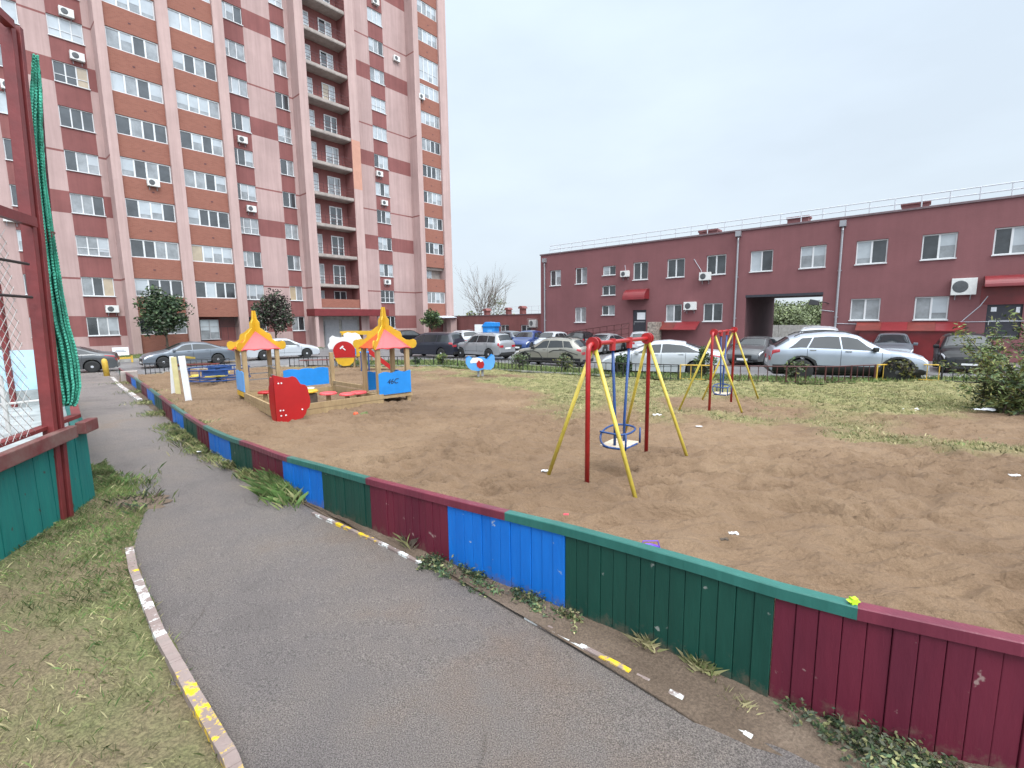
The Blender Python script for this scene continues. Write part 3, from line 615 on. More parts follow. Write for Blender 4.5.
b = MB(); b.box(28.74, 31.8, .9, 1.1, sill(3) - 1.6, sill(3) + 1.4, 0); b.box(28.74, 31.8, .3, .9, sill(3) + 1.1, sill(3) + 1.39, 0); b.build('loggia_back', 'slab', tower)
window(tower, 29.1, 30.4, sill(3) - .3, sill(3) + 1.1, .86, 3, lambda: 1, 'loggia_window', sillp=False)
# dark barred ground floor loggia in the second balcony column
b = MB(); b.box(4.06, 7.24, 1.0, 1.15, .9, 3.1); b.box(4.06, 7.24, .1, 1.0, 3.09, 3.2); b.build('loggia_back', 'maroon', tower)
window(tower, 4.3, 5.75, 1.15, 2.85, .5, 2, lambda: 1, 'loggia_window', transom=1.1, frame='greyframe')
b = MB()
for i in range(17): b.box(5.75 + i * .09, 5.77 + i * .09, .06, .08, 1.1 if i % 6 == 0 else 2.2, 3.08)
b.box(5.7, 7.2, .055, .085, 2.2, 2.23); b.build('window_grille', 'black_iron', tower)
# open stair loggias
for k in range(3, 14):
    z = sill(k) - 1.3; b = MB()
    b.box(15.05, 19.45, -.1, 1.34, z - .3, z - .05); b.box(15.05, 19.45, -.13, -.02, z - .24, z + .02); b.build('balcony_slab', 'slab', tower)
    b = MB()
    for q in (.3, .62, .95): b.box(15.06, 19.44, -.06, -.035, z + q, z + q + .03)
    for q in range(1, 4): b.box(15.05 + q * 1.1, 15.08 + q * 1.1, -.065, -.03, z + .02, z + .96)
    b.build('balcony_railing', 'rail_red', tower)
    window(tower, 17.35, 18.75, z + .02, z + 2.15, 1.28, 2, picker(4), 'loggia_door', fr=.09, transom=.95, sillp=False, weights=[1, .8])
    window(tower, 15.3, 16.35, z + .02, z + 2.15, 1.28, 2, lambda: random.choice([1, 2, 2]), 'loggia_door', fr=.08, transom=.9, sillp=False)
z = sill(2) - 1.3
b = MB(); b.box(15.05, 19.45, -.1, .12, z + .62, z + 1.5, 0); b.build('balcony_parapet', 'brick', tower)
b = MB(); b.box(15.05, 19.45, -.1, 1.34, z + .3, z + .6); b.build('balcony_slab', 'slab', tower)
window(tower, 17.3, 18.7, z + 1.2, z + 2.4, 1.28, 2, lambda: 0, 'loggia_window', sillp=False)
window(tower, 15.3, 16.2, z + 1.2, z + 2.4, 1.28, 1, lambda: 2, 'loggia_window', sillp=False)
# entrance
b = MB(); b.box(13.4, 21.9, -1.9, -.24, 3.12, 3.82); b.build('entrance_canopy', 'redpaint', tower, bevel=.02); bpy.data.objects['entrance_canopy'].data.materials[0] = M_['maroon']
M_['canopy'] = mat('maroon sheet metal', (.16, .02, .022), .5, .1, 2); bpy.data.objects['entrance_canopy'].data.materials[0] = M_['canopy']
b = MB(); b.box(15.05, 19.45, .25, .45, -.2, 3.1); b.build('wall', 'concrete', tower)
for a, c in ((15.4, 17.0), (17.35, 19.2)):
    d = MB(); d.box(a, c, .16, .245, -.1, 2.75); d.box(a + .1, c - .1, .13, .158, .1, 2.6); d.build('entrance_door', 'greyframe', tower)
b = MB(); b.box(20.6, 20.9, -1.8, -1.5, -.2, 3.12); b.box(13.5, 13.8, -1.8, -1.5, -.2, 3.12); b.build('pillar', 'pink2', tower)
b = MB(); b.lathe([(.0, .28), (.7, .24), (1.2, .1), (1.25, 0)], 20, lambda x, y, h: (30.9 + x * 1.25, -1.0 + y * 1.0, 2.85 + h)); b.build('side_canopy', 'rail_lt', tower, smooth=True)
b = MB(); b.box(31.3, 32.3, -1.5, -.7, -.2, 2.85); b.build('pillar', 'pink2', tower)
b = MB(); b.box(28.74, 31.8, .6, .8, -.2, sill(2) - 1.6); b.build('wall', 'maroon', tower)
# lawn in front of the tower
def TW(u, y, z=0): return Vector((TO.x + cos(TAZ) * u - sin(TAZ) * y, TO.y + sin(TAZ) * u + cos(TAZ) * y, z))
P0 = [TW(-16, -5.2), TW(12.5, -5.2)]; P1 = [TW(-16, -.2), TW(12.5, -.2)]
tl, TLV = ladder('tower_lawn', resample(P0, 80), resample(P1, 80), 14, 'lawnfar', lambda x, y, t: .13 + .03 * nf(x, y, .8))
kerb_pts(np.array([[p[0], p[1]] for p in resample([TW(-16, -5.3), TW(12.6, -5.3), TW(12.6, -.2)], 30)]), .09, .16, 'concrete')

ORD = ['', 'first', 'second', 'third', 'fourth', 'fifth', 'sixth', 'seventh', 'eighth', 'ninth', 'tenth', 'eleventh', 'twelfth', 'thirteenth']
def ac_unit(label, loc, rotz, wd=.8, ht=.55, dp=.3):
    t = thing('air_conditioner', label, 'air conditioner', loc, rotz, 'air conditioner units on the facades')
    b = MB(); b.box(-wd / 2, wd / 2, -dp, 0, 0, ht); b.build('casing', 'ac_white', t, bevel=.015)
    b = MB(); b.lathe([(ht * .36, 0), (ht * .36, .012), (ht * .30, .02), (.05, .025)], 20, lambda x, y, h: (-wd * .14 + x, -dp - h - .001, ht * .5 + y)); b.build('fan_grille', 'ac_dark', t)
    b = MB()
    for sx in (-.3, .3): b.box(sx * wd - .015, sx * wd + .015, -dp, .0, -.05, -.002); b.box(sx * wd - .015, sx * wd + .015, -.03, 0, -.25, -.05)
    b.build('bracket', 'pipe', t)
    return t
def tower_ac(px, py, off, label):
    u, z = TP(px, py, off - .1); ac_unit(label, TW(u, off - .03, z - .28), TAZ)
PW = 'air conditioner'
tower_ac(66, 13, PY, 'white air conditioner below the highest visible three-pane window left of the glazed balconies')
tower_ac(77, 57, PY, 'white air conditioner below the white blinds, second window down the three-pane column')
tower_ac(9, 86, PY, 'white air conditioner high up at the tower edge, behind the red rink post')
tower_ac(11, 218, PY, 'white air conditioner low beside the red rink post, under a narrow tower window')
tower_ac(112, 309, PY, 'white air conditioner nearest the ground, above the ground floor three-pane window')
tower_ac(153, 183, 0., 'white air conditioner on the brick parapet of the left glazed balcony column')
tower_ac(242, 140, PY, 'white air conditioner under white blinds, right of the second glazed balcony column')
tower_ac(251, 209, PY, 'white air conditioner two floors lower, right of the second glazed balcony column')
tower_ac(379, 174, PY, 'white air conditioner level with the lower edge of the salmon patch, right of the loggias')
tower_ac(384, 203, PY, 'white air conditioner just below the one near the salmon patch')
tower_ac(387, 282, PY, 'white air conditioner lowest in the window column right of the loggias')
tower_ac(375, 2, PY, 'white air conditioner topmost in the window column right of the loggias')
tower_ac(396, 59, PY, 'small white air conditioner alone on blank pink wall near the tower corner')
tower_ac(421, 97, 0., 'white air conditioner on the rightmost balcony column at the tower corner')
# ================================================================== LOW DARK RED BUILDING
BAZ = R(-40.96); BO = Vector((23.16, 26.68, 0))
def BP(px, py, off=0.): 
    n = Vector((-sin(BAZ), cos(BAZ), 0)); return PL(px, py, BO + n * off, BAZ)
def BW(u, y, z=0): return Vector((BO.x + cos(BAZ) * u - sin(BAZ) * y, BO.y + sin(BAZ) * u + cos(BAZ) * y, z))
bld = thing('red_building', 'long two-storey dark red building with flat roof and archway', 'building', BO, BAZ)
def rect(x0, y0, x1, y1):
    u0, za = BP(x0, y0); u1, zb = BP(x1, y1); u2, zc = BP(x0, y1); u3, zd = BP(x1, y0)
    return [(u0 + u2) / 2, (u1 + u3) / 2, (zb + zc) / 2, (za + zd) / 2]
RW = [rect(*q) for q in [(550, 271, 560.8, 285.5), (575.3, 268.6, 587, 284), (633, 262.3, 648, 280.3), (667, 258.6, 684.7, 277.2), (706.4, 254.3, 726, 273.8), (750.3, 249.8, 772.8, 271.3), (800, 244.5, 826, 267.4), (856, 238.8, 887.5, 264), (921.7, 232.5, 957, 260), (993.5, 228.6, 1031, 255.5)]]
RL = [rect(*q) for q in [(574.8, 307, 586, 322), (665.6, 304, 681.6, 321), (703, 303, 722.4, 321.5), (850, 299, 880, 321), (914, 297.5, 948.5, 321)]]
RS = [rect(*q) for q in [(602.7, 266, 615.6, 275.3), (602, 285.5, 615.5, 295.3), (601.6, 305.5, 614.8, 315.2)]]
def level(rs, lo=None, hi=None):
    zl = sum(r[2] for r in rs) / len(rs); zh = sum(r[3] for r in rs) / len(rs)
    for r in rs: r[2] = zl; r[3] = zh
level(RW); level(RL)
ROOFZ = 8.28; UL, UR = -27.0, 18.0; AU0, AU1, AZ = -9.36, -4.9, 3.98; BD = 8.3
d1 = rect(632.5, 310, 646, 334); d1 = [d1[0], d1[1], d1[2] - .1, d1[3]]
d2 = rect(986, 304.5, 1022, 330); d2 = [d2[0], d2[1], 1.2, d2[3]]
more = [[UR - 12.5, UR - 10.9, RW[0][2], RW[0][3]], [UR - 8, UR - 6.4, RW[0][2], RW[0][3]]]
holes = RW + RL + RS + [d1, d2, [AU0, AU1, -1, AZ]] + more
def bcol(u, z):
    for a, c, p, q in holes:
        if a < u < c and p < z < q: return None
    return 0
us = [UL, UR]; zs = [-.3, ROOFZ]
for a, c, p, q in holes: us += [a, c]; zs += [max(-.3, p), q]
b = MB(); facade(b, us, zs, 0., lambda u, z: bcol(u, z), .18)
# archway walls, ceiling, rear face, ends and roof
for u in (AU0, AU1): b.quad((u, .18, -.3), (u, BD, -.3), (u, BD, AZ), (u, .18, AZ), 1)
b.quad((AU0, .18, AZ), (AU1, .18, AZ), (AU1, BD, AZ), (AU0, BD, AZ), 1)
for a, c, p, q in ((UL, AU0, -.3, ROOFZ), (AU1, UR, -.3, ROOFZ), (AU0, AU1, AZ, ROOFZ)): b.quad((a, BD, p), (c, BD, p), (c, BD, q), (a, BD, q), 0)
for u in (UL, UR): b.quad((u, 0, -.3), (u, BD, -.3), (u, BD, ROOFZ), (u, 0, ROOFZ), 0)
b.quad((UL, .0, ROOFZ), (UR, 0, ROOFZ), (UR, BD, ROOFZ), (UL, BD, ROOFZ), 2)
b.build('wall', ['rwall', 'rwall_dk', 'concrete'], bld, fix=False)
b = MB(); b.box(AU0 - .02, AU1 + .02, -.01, .12, AZ - .16, AZ - .003); b.build('arch_lintel', 'door', bld)
b = MB(); b.box(UL - .06, UR, -.08, .25, ROOFZ + .003, ROOFZ + .11); b.box(UL - .06, UL + .2, .25, BD, ROOFZ + .003, ROOFZ + .11); b.build('roof_edging', 'roof_edge', bld)
for r in RW + RL + more:
    pk = lambda: random.choice([0, 0, 1, 1, 1])
    if r is RW[5]: 
        o = window(bld, r[0] + .01, r[1] - .01, r[2] + .01, r[3] - .01, .12, 2, iter([2, 0]).__next__); continue
    if r in RL[3:]: pk = lambda: 1
    window(bld, r[0] + .01, r[1] - .01, r[2] + .01, r[3] - .01, .12, 2, pk, fr=.06)
for r in RS: window(bld, r[0] + .01, r[1] - .01, r[2] + .01, r[3] - .01, .12, 2, lambda: random.choice([0, 1]))
for r, ppr in ((d1, [(.3, .9, .62, .9)]), (d2, [(.12, .28, .80, .93), (.82, .93, .75, .92)])):
    b = MB(); b.box(r[0], r[1], .1, .16, r[2], r[3] - .002); o = b.build('door', 'door', bld)
    for a, c, p, q in ppr: b = MB(); b.box(lerp(r[0], r[1], a), lerp(r[0], r[1], c), .085, .098, lerp(r[2], r[3], p), lerp(r[2], r[3], q)); b.build('notice', 'paper', o)
    b = MB(); b.box(r[0] + .1, r[0] + .14, .05, .098, lerp(r[2], r[3], .4), lerp(r[2], r[3], .5)); b.build('handle', 'chrome', o)
    b = MB()
    for zz in (.06, .52): b.box(r[0] + .12, r[1] - .12, .09, .099, lerp(r[2], r[3], zz), lerp(r[2], r[3], zz + .03))
    b.build('door_trim', 'greyframe', o)
def curved_awning(u0, u1, z0, z1, dep):
    b = MB(); P = [[(u, -dep * sin(t * pi / 2), z0 + (z1 - z0) * cos(t * pi / 2)) for t in np.linspace(0, 1, 9)] for u in (u0, u1)]
    P += [[(p[0], p[1], p[2] - .04) for p in P[1]], [(p[0], p[1], p[2] - .04) for p in P[0]]]
    b.grid(P); b.poly([P[0][k] for k in range(9)] + [(u0, -.005, z0)]); b.poly([P[1][k] for k in range(9)] + [(u1, -.005, z0)])
    return b.build('awning', 'awning', bld)
a = BP(622, 299.5, -.9); c = BP(644, 299.5, -.9); t = BP(630, 291); curved_awning(a[0], c[0], a[1], t[1] + .1, .9)
a = BP(985, 286, -1.0); c = BP(1030, 286, -1.0); curved_awning(a[0], c[0] + .4, a[1], a[1] + .55, 1.0)
a = BP(990, 300); b = MB(); b.box(d2[0] - .3, d2[1] + .6, -.012, -.003, d2[3] + .02, a[1] + .75); b.build('painted_panel', 'redpaint', bld)
# sloping basement awnings
for x0, x1, yt, yb, nn in ((656, 700, 321.8, 329.5, 2), (857, 965, 322.2, 330.5, 4)):
    u0, zt = BP(x0, yt); u1, _ = BP(x1, yt); _, zb = BP((x0 + x1) / 2, yb, -.9); w_ = (u1 - u0) / nn
    for i in range(nn):
        b = MB(); p, q = u0 + i * w_ + .004, u0 + (i + 1) * w_ - .004
        b.hexa([(p, -.005, zt - .05), (q, -.005, zt - .05), (q, -.9, zb - .04), (p, -.9, zb - .04)], [(p, -.005, zt), (q, -.005, zt), (q, -.9, zb), (p, -.9, zb)])
        b.build('basement_awning', 'awning_rust' if i % 2 == 0 else 'awning', bld)
u0 = BP(860, 340)[0]; u1 = BP(948, 340)[0]; b = MB(); b.box(u0, u1, -.75, -.7, -.2, BP(900, 331, -.7)[1]); b.build('painted_panel', 'redpaint', bld)
# downpipes
for x, yt in ((545.3, 262), (739, 236), (843.3, 226)):
    u, z = BP(x, yt); b = MB(); b.tube([(u, -.12, -.2), (u, -.12, z - .5), (u + .0, -.16, z - .25), (u, -.05, z)], .065, 10); b.box(u - .16, u + .16, -.3, -.01, z - .05, z + .3)
    b.box(u - .1, u + .1, -.07, -.002, 2.4, 2.46); b.box(u - .1, u + .1, -.07, -.002, 5.2, 5.26); b.build('downpipe', 'pipe', bld)
# roof railing and roof hatches
b = MB(); z0 = ROOFZ + .1
for q in (.38, .72): b.tube([(UL + .8, .35, z0 + q), (UR, .35, z0 + q)], .034, 6)
n = 38
for i in range(n + 1):
    u = lerp(UL + .8, UR, i / n); b.tube([(u, .35, z0 - .1), (u, .35, z0 + .72)], .032, 6)
b.tube([(UL + .8, .35, z0 + .72), (UL + .8, BD - .4, z0 + .72)], .022, 6); b.tube([(UL + .8, .35, z0 + .38), (UL + .8, BD - .4, z0 + .38)], .022, 6)
b.build('roof_railing', 'rail_lt', bld)
for x0, x1, yb, yt in ((700, 718, 233.5, 229), (788, 809, 221, 215.5), (902, 930, 208, 200.5)):
    u0, _ = BP(x0, yb, .9); u1, z1 = BP(x1, yt, .9); b = MB(); b.box(u0, u1, .7, 1.6, ROOFZ + .004, z1 - .12); b.box(u0 - .06, u1 + .06, .64, 1.66, z1 - .12, z1); b.build('roof_vent', 'rwall', bld)
# cables
b = MB()
def bpt(x, y): u, z = BP(x, y); return (u, -.02, z)
b.tube([bpt(988, 296), bpt(980, 306), bpt(968, 316), bpt(961, 322)], .02, 5); b.tube([bpt(820, 310), bpt(834, 311.5)], .02, 5)
b.tube([bpt(694, 259), bpt(701, 270), bpt(703, 276)], .018, 5); b.tube([bpt(684, 312), bpt(690, 308)], .018, 5); b.tube([bpt(626, 272), bpt(625, 265)], .016, 5)
b.tube([bpt(835, 323.5), bpt(858, 324)], .018, 5); b.tube([bpt(960, 322), bpt(1024, 321)], .018, 5)
b.build('cable', 'rail_lt', bld)
def bld_ac(x0, y0, x1, y1, label):
    r = rect(x0, y0, x1, y1); ac_unit(label, BW((r[0] + r[1]) / 2, -.02, r[2]), BAZ, r[1] - r[0], r[3] - r[2])
bld_ac(622, 271, 630, 277, 'small white air conditioner above the red curved awning and dark door')
bld_ac(685, 302, 697, 310, 'white air conditioner between two lower windows above the orange red awning')
bld_ac(700.5, 272.5, 711.5, 280.5, 'white air conditioner at the lower left of an upper window near the downpipe')
bld_ac(951, 278.5, 976.5, 295, 'large white air conditioner beside the red awning at the right')
# flood lamp by the arch
u, z = BP(817, 304); t = thing('flood_lamp', 'black flood lamp on a short arm at the archway', 'lamp', BW(AU1 + .35, -.005, z), BAZ)
b = MB(); b.tube([(0, 0, 0), (-.2, -.25, .1), (-.5, -.45, .1)], .025, 6); b.build('arm', 'black_iron', t)
b = MB(); b.hexa([(-1.0, -.70, -.04), (-.45, -.70, -.1), (-.45, -.25, -.1), (-1.0, -.25, -.04)], [(-.92, -.64, .30), (-.5, -.64, .2), (-.5, -.3, .2), (-.92, -.3, .30)]); b.build('lamp_head', 'black_iron', t, bevel=.02)
# ramp, railing, stone pillar
t = thing('ramp_railing', 'long brown red railing rising along the ramp to the dark door', 'railing', BO, BAZ)
pr = [BP(x, y, -1.6) for x, y in ((549, 334), (578, 330.5), (605, 326.5), (629, 323))]
b = MB()
for i in range(len(pr) - 1):
    for dz in (0, -.4, -.8): b.tube([(pr[i][0], -1.6, pr[i][1] + dz), (pr[i + 1][0], -1.6, pr[i + 1][1] + dz)], .025, 6)
b.tube([(pr[-1][0], -1.6, pr[-1][1]), (pr[-1][0] - 1.0, -2.6, pr[-1][1] - .9)], .025, 6); b.build('rail', 'rail_red', t)
for i in range(13):
    u = lerp(pr[0][0], pr[-1][0], i / 12); z = float(np.interp(u, [p[0] for p in pr], [p[1] for p in pr])); b = MB(); b.tube([(u, -1.6, z - 1.3), (u, -1.6, z)], .03, 6); b.build('post', 'rail_red', t)
b = MB(); ul, ur = pr[0][0], d1[1] + .8
b.hexa([(ul, -1.75, -.2), (ur, -1.75, -.2), (ur, -.01, -.2), (ul, -.01, -.2)], [(ul, -1.75, .1), (ur, -1.75, d1[2] - .03), (ur, -.01, d1[2] - .03), (ul, -.01, .1)])
tag(b.build('entrance_ramp', 'concrete'), 'grey concrete ramp rising along the dark red wall to the door', 'ramp'); bpy.data.objects['entrance_ramp'].location = BO; bpy.data.objects['entrance_ramp'].rotation_euler = (0, 0, BAZ)
u0 = BP(651, 330, -.9)[0]; b = MB(); b.box(0, .65, -.55, .55, -.2, BP(653, 322, -.9)[1]); o = b.build('stone_pillar', 'stone', bevel=.03); o.location = BW(u0, -1.0, 0); o.rotation_euler = (0, 0, BAZ)
tag(o, 'short rubble stone pillar beside the dark door with a white notice', 'pillar')

# ================================================================== LINK BUILDING between the two
e0 = TW(33.1, 1.5); e1 = BW(UL - .05, 3.0)
dv = (e1 - e0); LAZ = math.atan2(dv.y, dv.x); LL = Vector((dv.x, dv.y, 0)).length
lb = thing('link_building', 'low maroon one-storey block joining tower and red building', 'building', (e0.x, e0.y, 0), LAZ)
_, LZ = PL(500, 316, e0, LAZ); LZ = 3.02
def LP(px, py): return PL(px, py, e0, LAZ)
lh = []
for x0, x1, y0, y1 in ((500.5, 509, 328, 334), (521, 531, 327.5, 334)):
    a = LP(x0, y1); c = LP(x1, y0); lh.append([a[0], c[0], .95, 1.95])
us = [0, LL]; zs = [-.2, LZ]
for h in lh: us += h[:2]; zs += h[2:]
b = MB(); facade(b, us, zs, 0, lambda u, z: None if any(h[0] < u < h[1] and h[2] < z < h[3] for h in lh) else 0, .16)
b.quad((0, 0, LZ), (LL, 0, LZ), (LL, 9, LZ), (0, 9, LZ), 1); b.quad((0, 9, -.2), (LL, 9, -.2), (LL, 9, LZ), (0, 9, LZ), 0)
b.build('wall', ['maroon', 'concrete'], lb, fix=False)
b = MB(); b.box(-.02, LL, -.06, .2, LZ + .003, LZ + .1); b.build('roof_edging', 'roof_edge', lb)
for h in lh: window(lb, h[0] + .01, h[1] - .01, h[2] + .01, h[3] - .01, .1, 2, lambda: 0)
b = MB()
for q in (.5, 1.0): b.tube([(.5, 2.5, LZ + q), (LL, 2.5, LZ + q)], .02, 5)
for i in range(19): u = lerp(.5, LL, i / 18); b.tube([(u, 2.5, LZ), (u, 2.5, LZ + 1.0)], .02, 5)
b.build('roof_railing', 'rail_lt', lb)
for x, ww, hh in ((478.5, .75, .95), (500, .65, 1.0), (514, .7, 1.15)):
    u = LP(x, 316)[0]; b = MB()
    b.box(u - ww * .35, u + ww * .35, 1.0, 1.0 + ww * .8, LZ + .004, LZ + hh * .62)
    pr = [(cos(a) * ww * .58, sin(a) * ww * .42) for a in np.linspace(0, pi, 10)]
    b.prism([(-ww * .58, 0)] + pr[::-1][1:-1] + [(ww * .58, 0)], lambda p, q, d: (u + p, .9 + d, LZ + hh * .62 + q), ww, 0); b.build('roof_vent', 'maroon', lb)
r0 = LP(537, 329); r1 = LP(547, 322)
ac = ac_unit('caged white air conditioner on the low maroon link wall', (e0.x + cos(LAZ) * (r0[0] - .4) + sin(LAZ) * .02, e0.y + sin(LAZ) * (r0[0] - .4) - cos(LAZ) * .02, 1.75), LAZ, 1.1, .75)
b = MB()
for q in np.linspace(-.62, .62, 6): b.tube([(q, 0, -.08), (q, -.42, -.08), (q, -.42, .85), (q, 0, .85)], .012, 5)
b.build('cage', 'ac_white', ac)
u = LP(456, 325)[0]
# blue booth with a white board, standing before the link wall
p = G(491, 338); o = thing('blue_booth', 'bright blue peaked booth with a white side board behind parked cars', 'booth', BW(-30.0, -3.2), BAZ + R(20))
bp_ = ray(491, 330); k = 41.0; o.location = (bp_[0] * k, bp_[1] * k, 0)
b = MB(); b.box(-.55, .55, -.5, .5, 0, 1.95, 0); b.hexa([(-.65, -.6, 1.95), (.65, -.6, 1.95), (.65, .6, 1.95), (-.65, .6, 1.95)], [(-.3, -.6, 2.35), (.6, -.6, 2.3), (.6, .6, 2.3), (-.3, .6, 2.35)]); b.build('cabin', 'pl_blue', o, bevel=.02)
b = MB(); b.box(-1.35, -.6, -.45, -.4, 1.35, 2.15); b.build('board', 'pl_white', o); b = MB(); b.box(-1.3, -1.22, -.4, -.34, 0, 1.9); b.build('board_post', 'greyframe', o)
b = MB(); b.box(-.12, .32, -.52, -.505, 0.2, 1.7); b.build('door', 'pl_blue_lt', o)
# ================================================================== COLOURED BOARD FENCE
fence = thing('board_fence', 'low plank border of blue, green and maroon panels round the sand', 'fence', (0, 0, 0))
bx = [1180, 776, 566, 448, 370, 322, 283, 252, 230, 209, 197, 183, 172, 162, 154, 147, 141, 136, 131, 126, 119]
pcol = ['f_maroon', 'f_green', 'f_blue']
def fp(px):
    if px > 1024:
        p = FLINE[2].lerp(FLINE[3], 1 - (px - 1024) / 156 * 1.0); return p, .515
    return fence_at(px)
FPX = []                                                     # fine polyline of the fence
def frun(a, c, n):
    out = []
    for i in range(n + 1):
        x = lerp(a, c, i / n); out.append(fp(x))
    return out
for i in range(len(bx) - 1):
    a, c = bx[i], bx[i + 1]; pts = frun(a, c, 6); L_ = sum((pts[k + 1][0] - pts[k][0]).length for k in range(6))
    pl = .075 if i < 6 else .1
    n = max(3, int(round(L_ / pl))); cum = np.r_[0, np.cumsum([(pts[k + 1][0] - pts[k][0]).length for k in range(6)])]
    def at_(s):
        x = [float(np.interp(s, cum, [q[0][j] for q in pts])) for j in range(2)]; return Vector((x[0], x[1], gz(x[1]))), float(np.interp(s, cum, [q[1] for q in pts]))
    b = MB()
    for k in range(n):
        p, h = at_(L_ * k / n + .0008); q, h2 = at_(L_ * (k + 1) / n - .0008); d = (q - p); d.z = 0; d.normalize(); nn = Vector((-d.y, d.x, 0)) * -.012
        j = nn * random.uniform(-.35, .35); bt = random.uniform(-.02, .0)
        Q = [p + nn + j, q + nn + j, q - nn + j, p - nn + j]
        b.hexa([v + Vector((0, 0, -.12 + bt)) for v in Q], [v + Vector((0, 0, (h if m_ in (0, 3) else h2) - .005)) for m_, v in enumerate(Q)])
    bk = []
    for k in range(9):
        p, h = at_(L_ * (.004 + .992 * k / 8)); q, _ = at_(min(L_, L_ * k / 8 + .01)); q0, _ = at_(max(0, L_ * k / 8 - .01)); d = q - q0; d.z = 0; d.normalize(); nn = Vector((-d.y, d.x, 0)); s_ = 1 if nn.dot(p) > 0 else -1; bk.append([p + nn * s_ * .004 + Vector((0, 0, -.1)), p + nn * s_ * .004 + Vector((0, 0, h - .05))])
    b.grid(bk)
    b.build('board_panel', pcol[i % 3], fence, bevel=.003 if i < 8 else 0)
cb = [1180, 857, 507, 368, 289, 241, 205, 186, 172, 160, 150, 142, 134, 119]
for i in range(len(cb) - 1):
    NK = 14 if i < 3 else 5; pts = frun(cb[i], cb[i + 1], NK); b = MB()
    rows_ = []
    for k in range(NK + 1):
        p, h = pts[k]; x_ = lerp(cb[i], cb[i + 1], k / NK); w_ = max(1.5, .02 * abs(cb[i] - cb[i + 1])); d = fp(x_ - w_)[0] - fp(x_ + w_)[0]; d.z = 0; d.normalize(); nn = Vector((-d.y, d.x, 0))
        o0, o1 = nn * -.030, nn * .024
        rows_.append([p + o0 + Vector((0, 0, h - .045)), p + o0 + Vector((0, 0, h + .001)), p + o0 * .85 + Vector((0, 0, h + .005)), p + o1 * .85 + Vector((0, 0, h + .005)), p + o1 + Vector((0, 0, h + .001)), p + o1 + Vector((0, 0, h - .045)), p + o0 + Vector((0, 0, h - .045))])
    b.grid(rows_); b.poly(rows_[0][:-1]); b.poly(rows_[-1][:-1][::-1])
    b.build('cap_rail', 'cap_maroon' if i % 2 == 0 else 'cap_green', fence)

# ================================================================== LOW METAL FENCE
def low_fence(pts, label, m, h=.56, step=.26, name='low_metal_fence'):
    P = resample(pts, 60); cum = np.r_[0, np.cumsum(np.hypot(*np.diff(P, axis=0).T))]; tot = cum[-1]
    t = thing(name, label, 'fence', (P[0][0], P[0][1], gz(P[0][1])), 0, 'low metal fence runs along the kerb'); o0 = Vector(t.location)
    at_ = lambda s: Vector((float(np.interp(s, cum, P[:, 0])), float(np.interp(s, cum, P[:, 1])), 0))
    b = MB(); n = max(2, int(tot / .8))
    for hh in (h, .08):
        q = []
        for i in range(n + 1):
            p = at_(tot * i / n); q.append(Vector((p.x, p.y, gz(p.y) + hh)) - o0)
        b.tube(q, .020 if hh > .2 else .014, 5)
    b.build('rail', m, t)
    b = MB(); n2 = max(2, int(tot / step)); pm = MB()
    for i in range(n2 + 1):
        p = at_(tot * i / n2); z = gz(p.y); big = i % 4 == 0
        (pm if big else b).tube([Vector((p.x, p.y, z - .05)) - o0, Vector((p.x, p.y, z + h + (.02 if big else 0))) - o0], .026 if big else .013, 5)
    b.build('baluster', m, t); tag(t.children[-1], kind='stuff') if False else None
    pm.build('post', m, t)
g2 = lambda *ps: [tuple(G(*p)[:2]) for p in ps]
low_fence(g2((146, 375), (187, 370.5), (230, 368.5)), 'black low fence at the far left behind the leaning boards', 'black_iron')
low_fence(g2((290, 367), (340, 366.3), (443, 367)), 'black low fence run behind the two playhouse turrets', 'black_iron')
low_fence(g2((443, 367), (460, 368), (500, 371), (523, 372.6)), 'black low fence run behind the blue spring rocker', 'black_iron')
low_fence(g2((523, 372.6), (550, 374.2), (579, 375.5)), 'black low fence run before the beige crossover', 'black_iron')
low_fence(g2((579, 375.5), (637, 379), (678, 381)), 'black low fence run before the white sedan', 'black_iron')
low_fence(g2((680, 381), (712, 382)), 'short yellow low fence run behind the farther swing', 'yellow_iron')
low_fence(g2((714, 382), (765, 383.7), (826, 385), (862, 383), (874, 382.3)), 'brown rusty low fence run in front of the silver crossover', 'rail_red')
low_fence(g2((876, 382.3), (899, 381), (938, 383)), 'yellow low fence run near the right shrub', 'yellow_iron')
low_fence(g2((941, 383), (968, 385), (990, 386)), 'black low fence end hidden by the large shrub', 'black_iron')
low_fence([tuple(G(164, 366)[:2]), tuple(G(238, 362.5)[:2])], 'yellow low fence behind the blue carousel', 'yellow_iron', .75, .7)

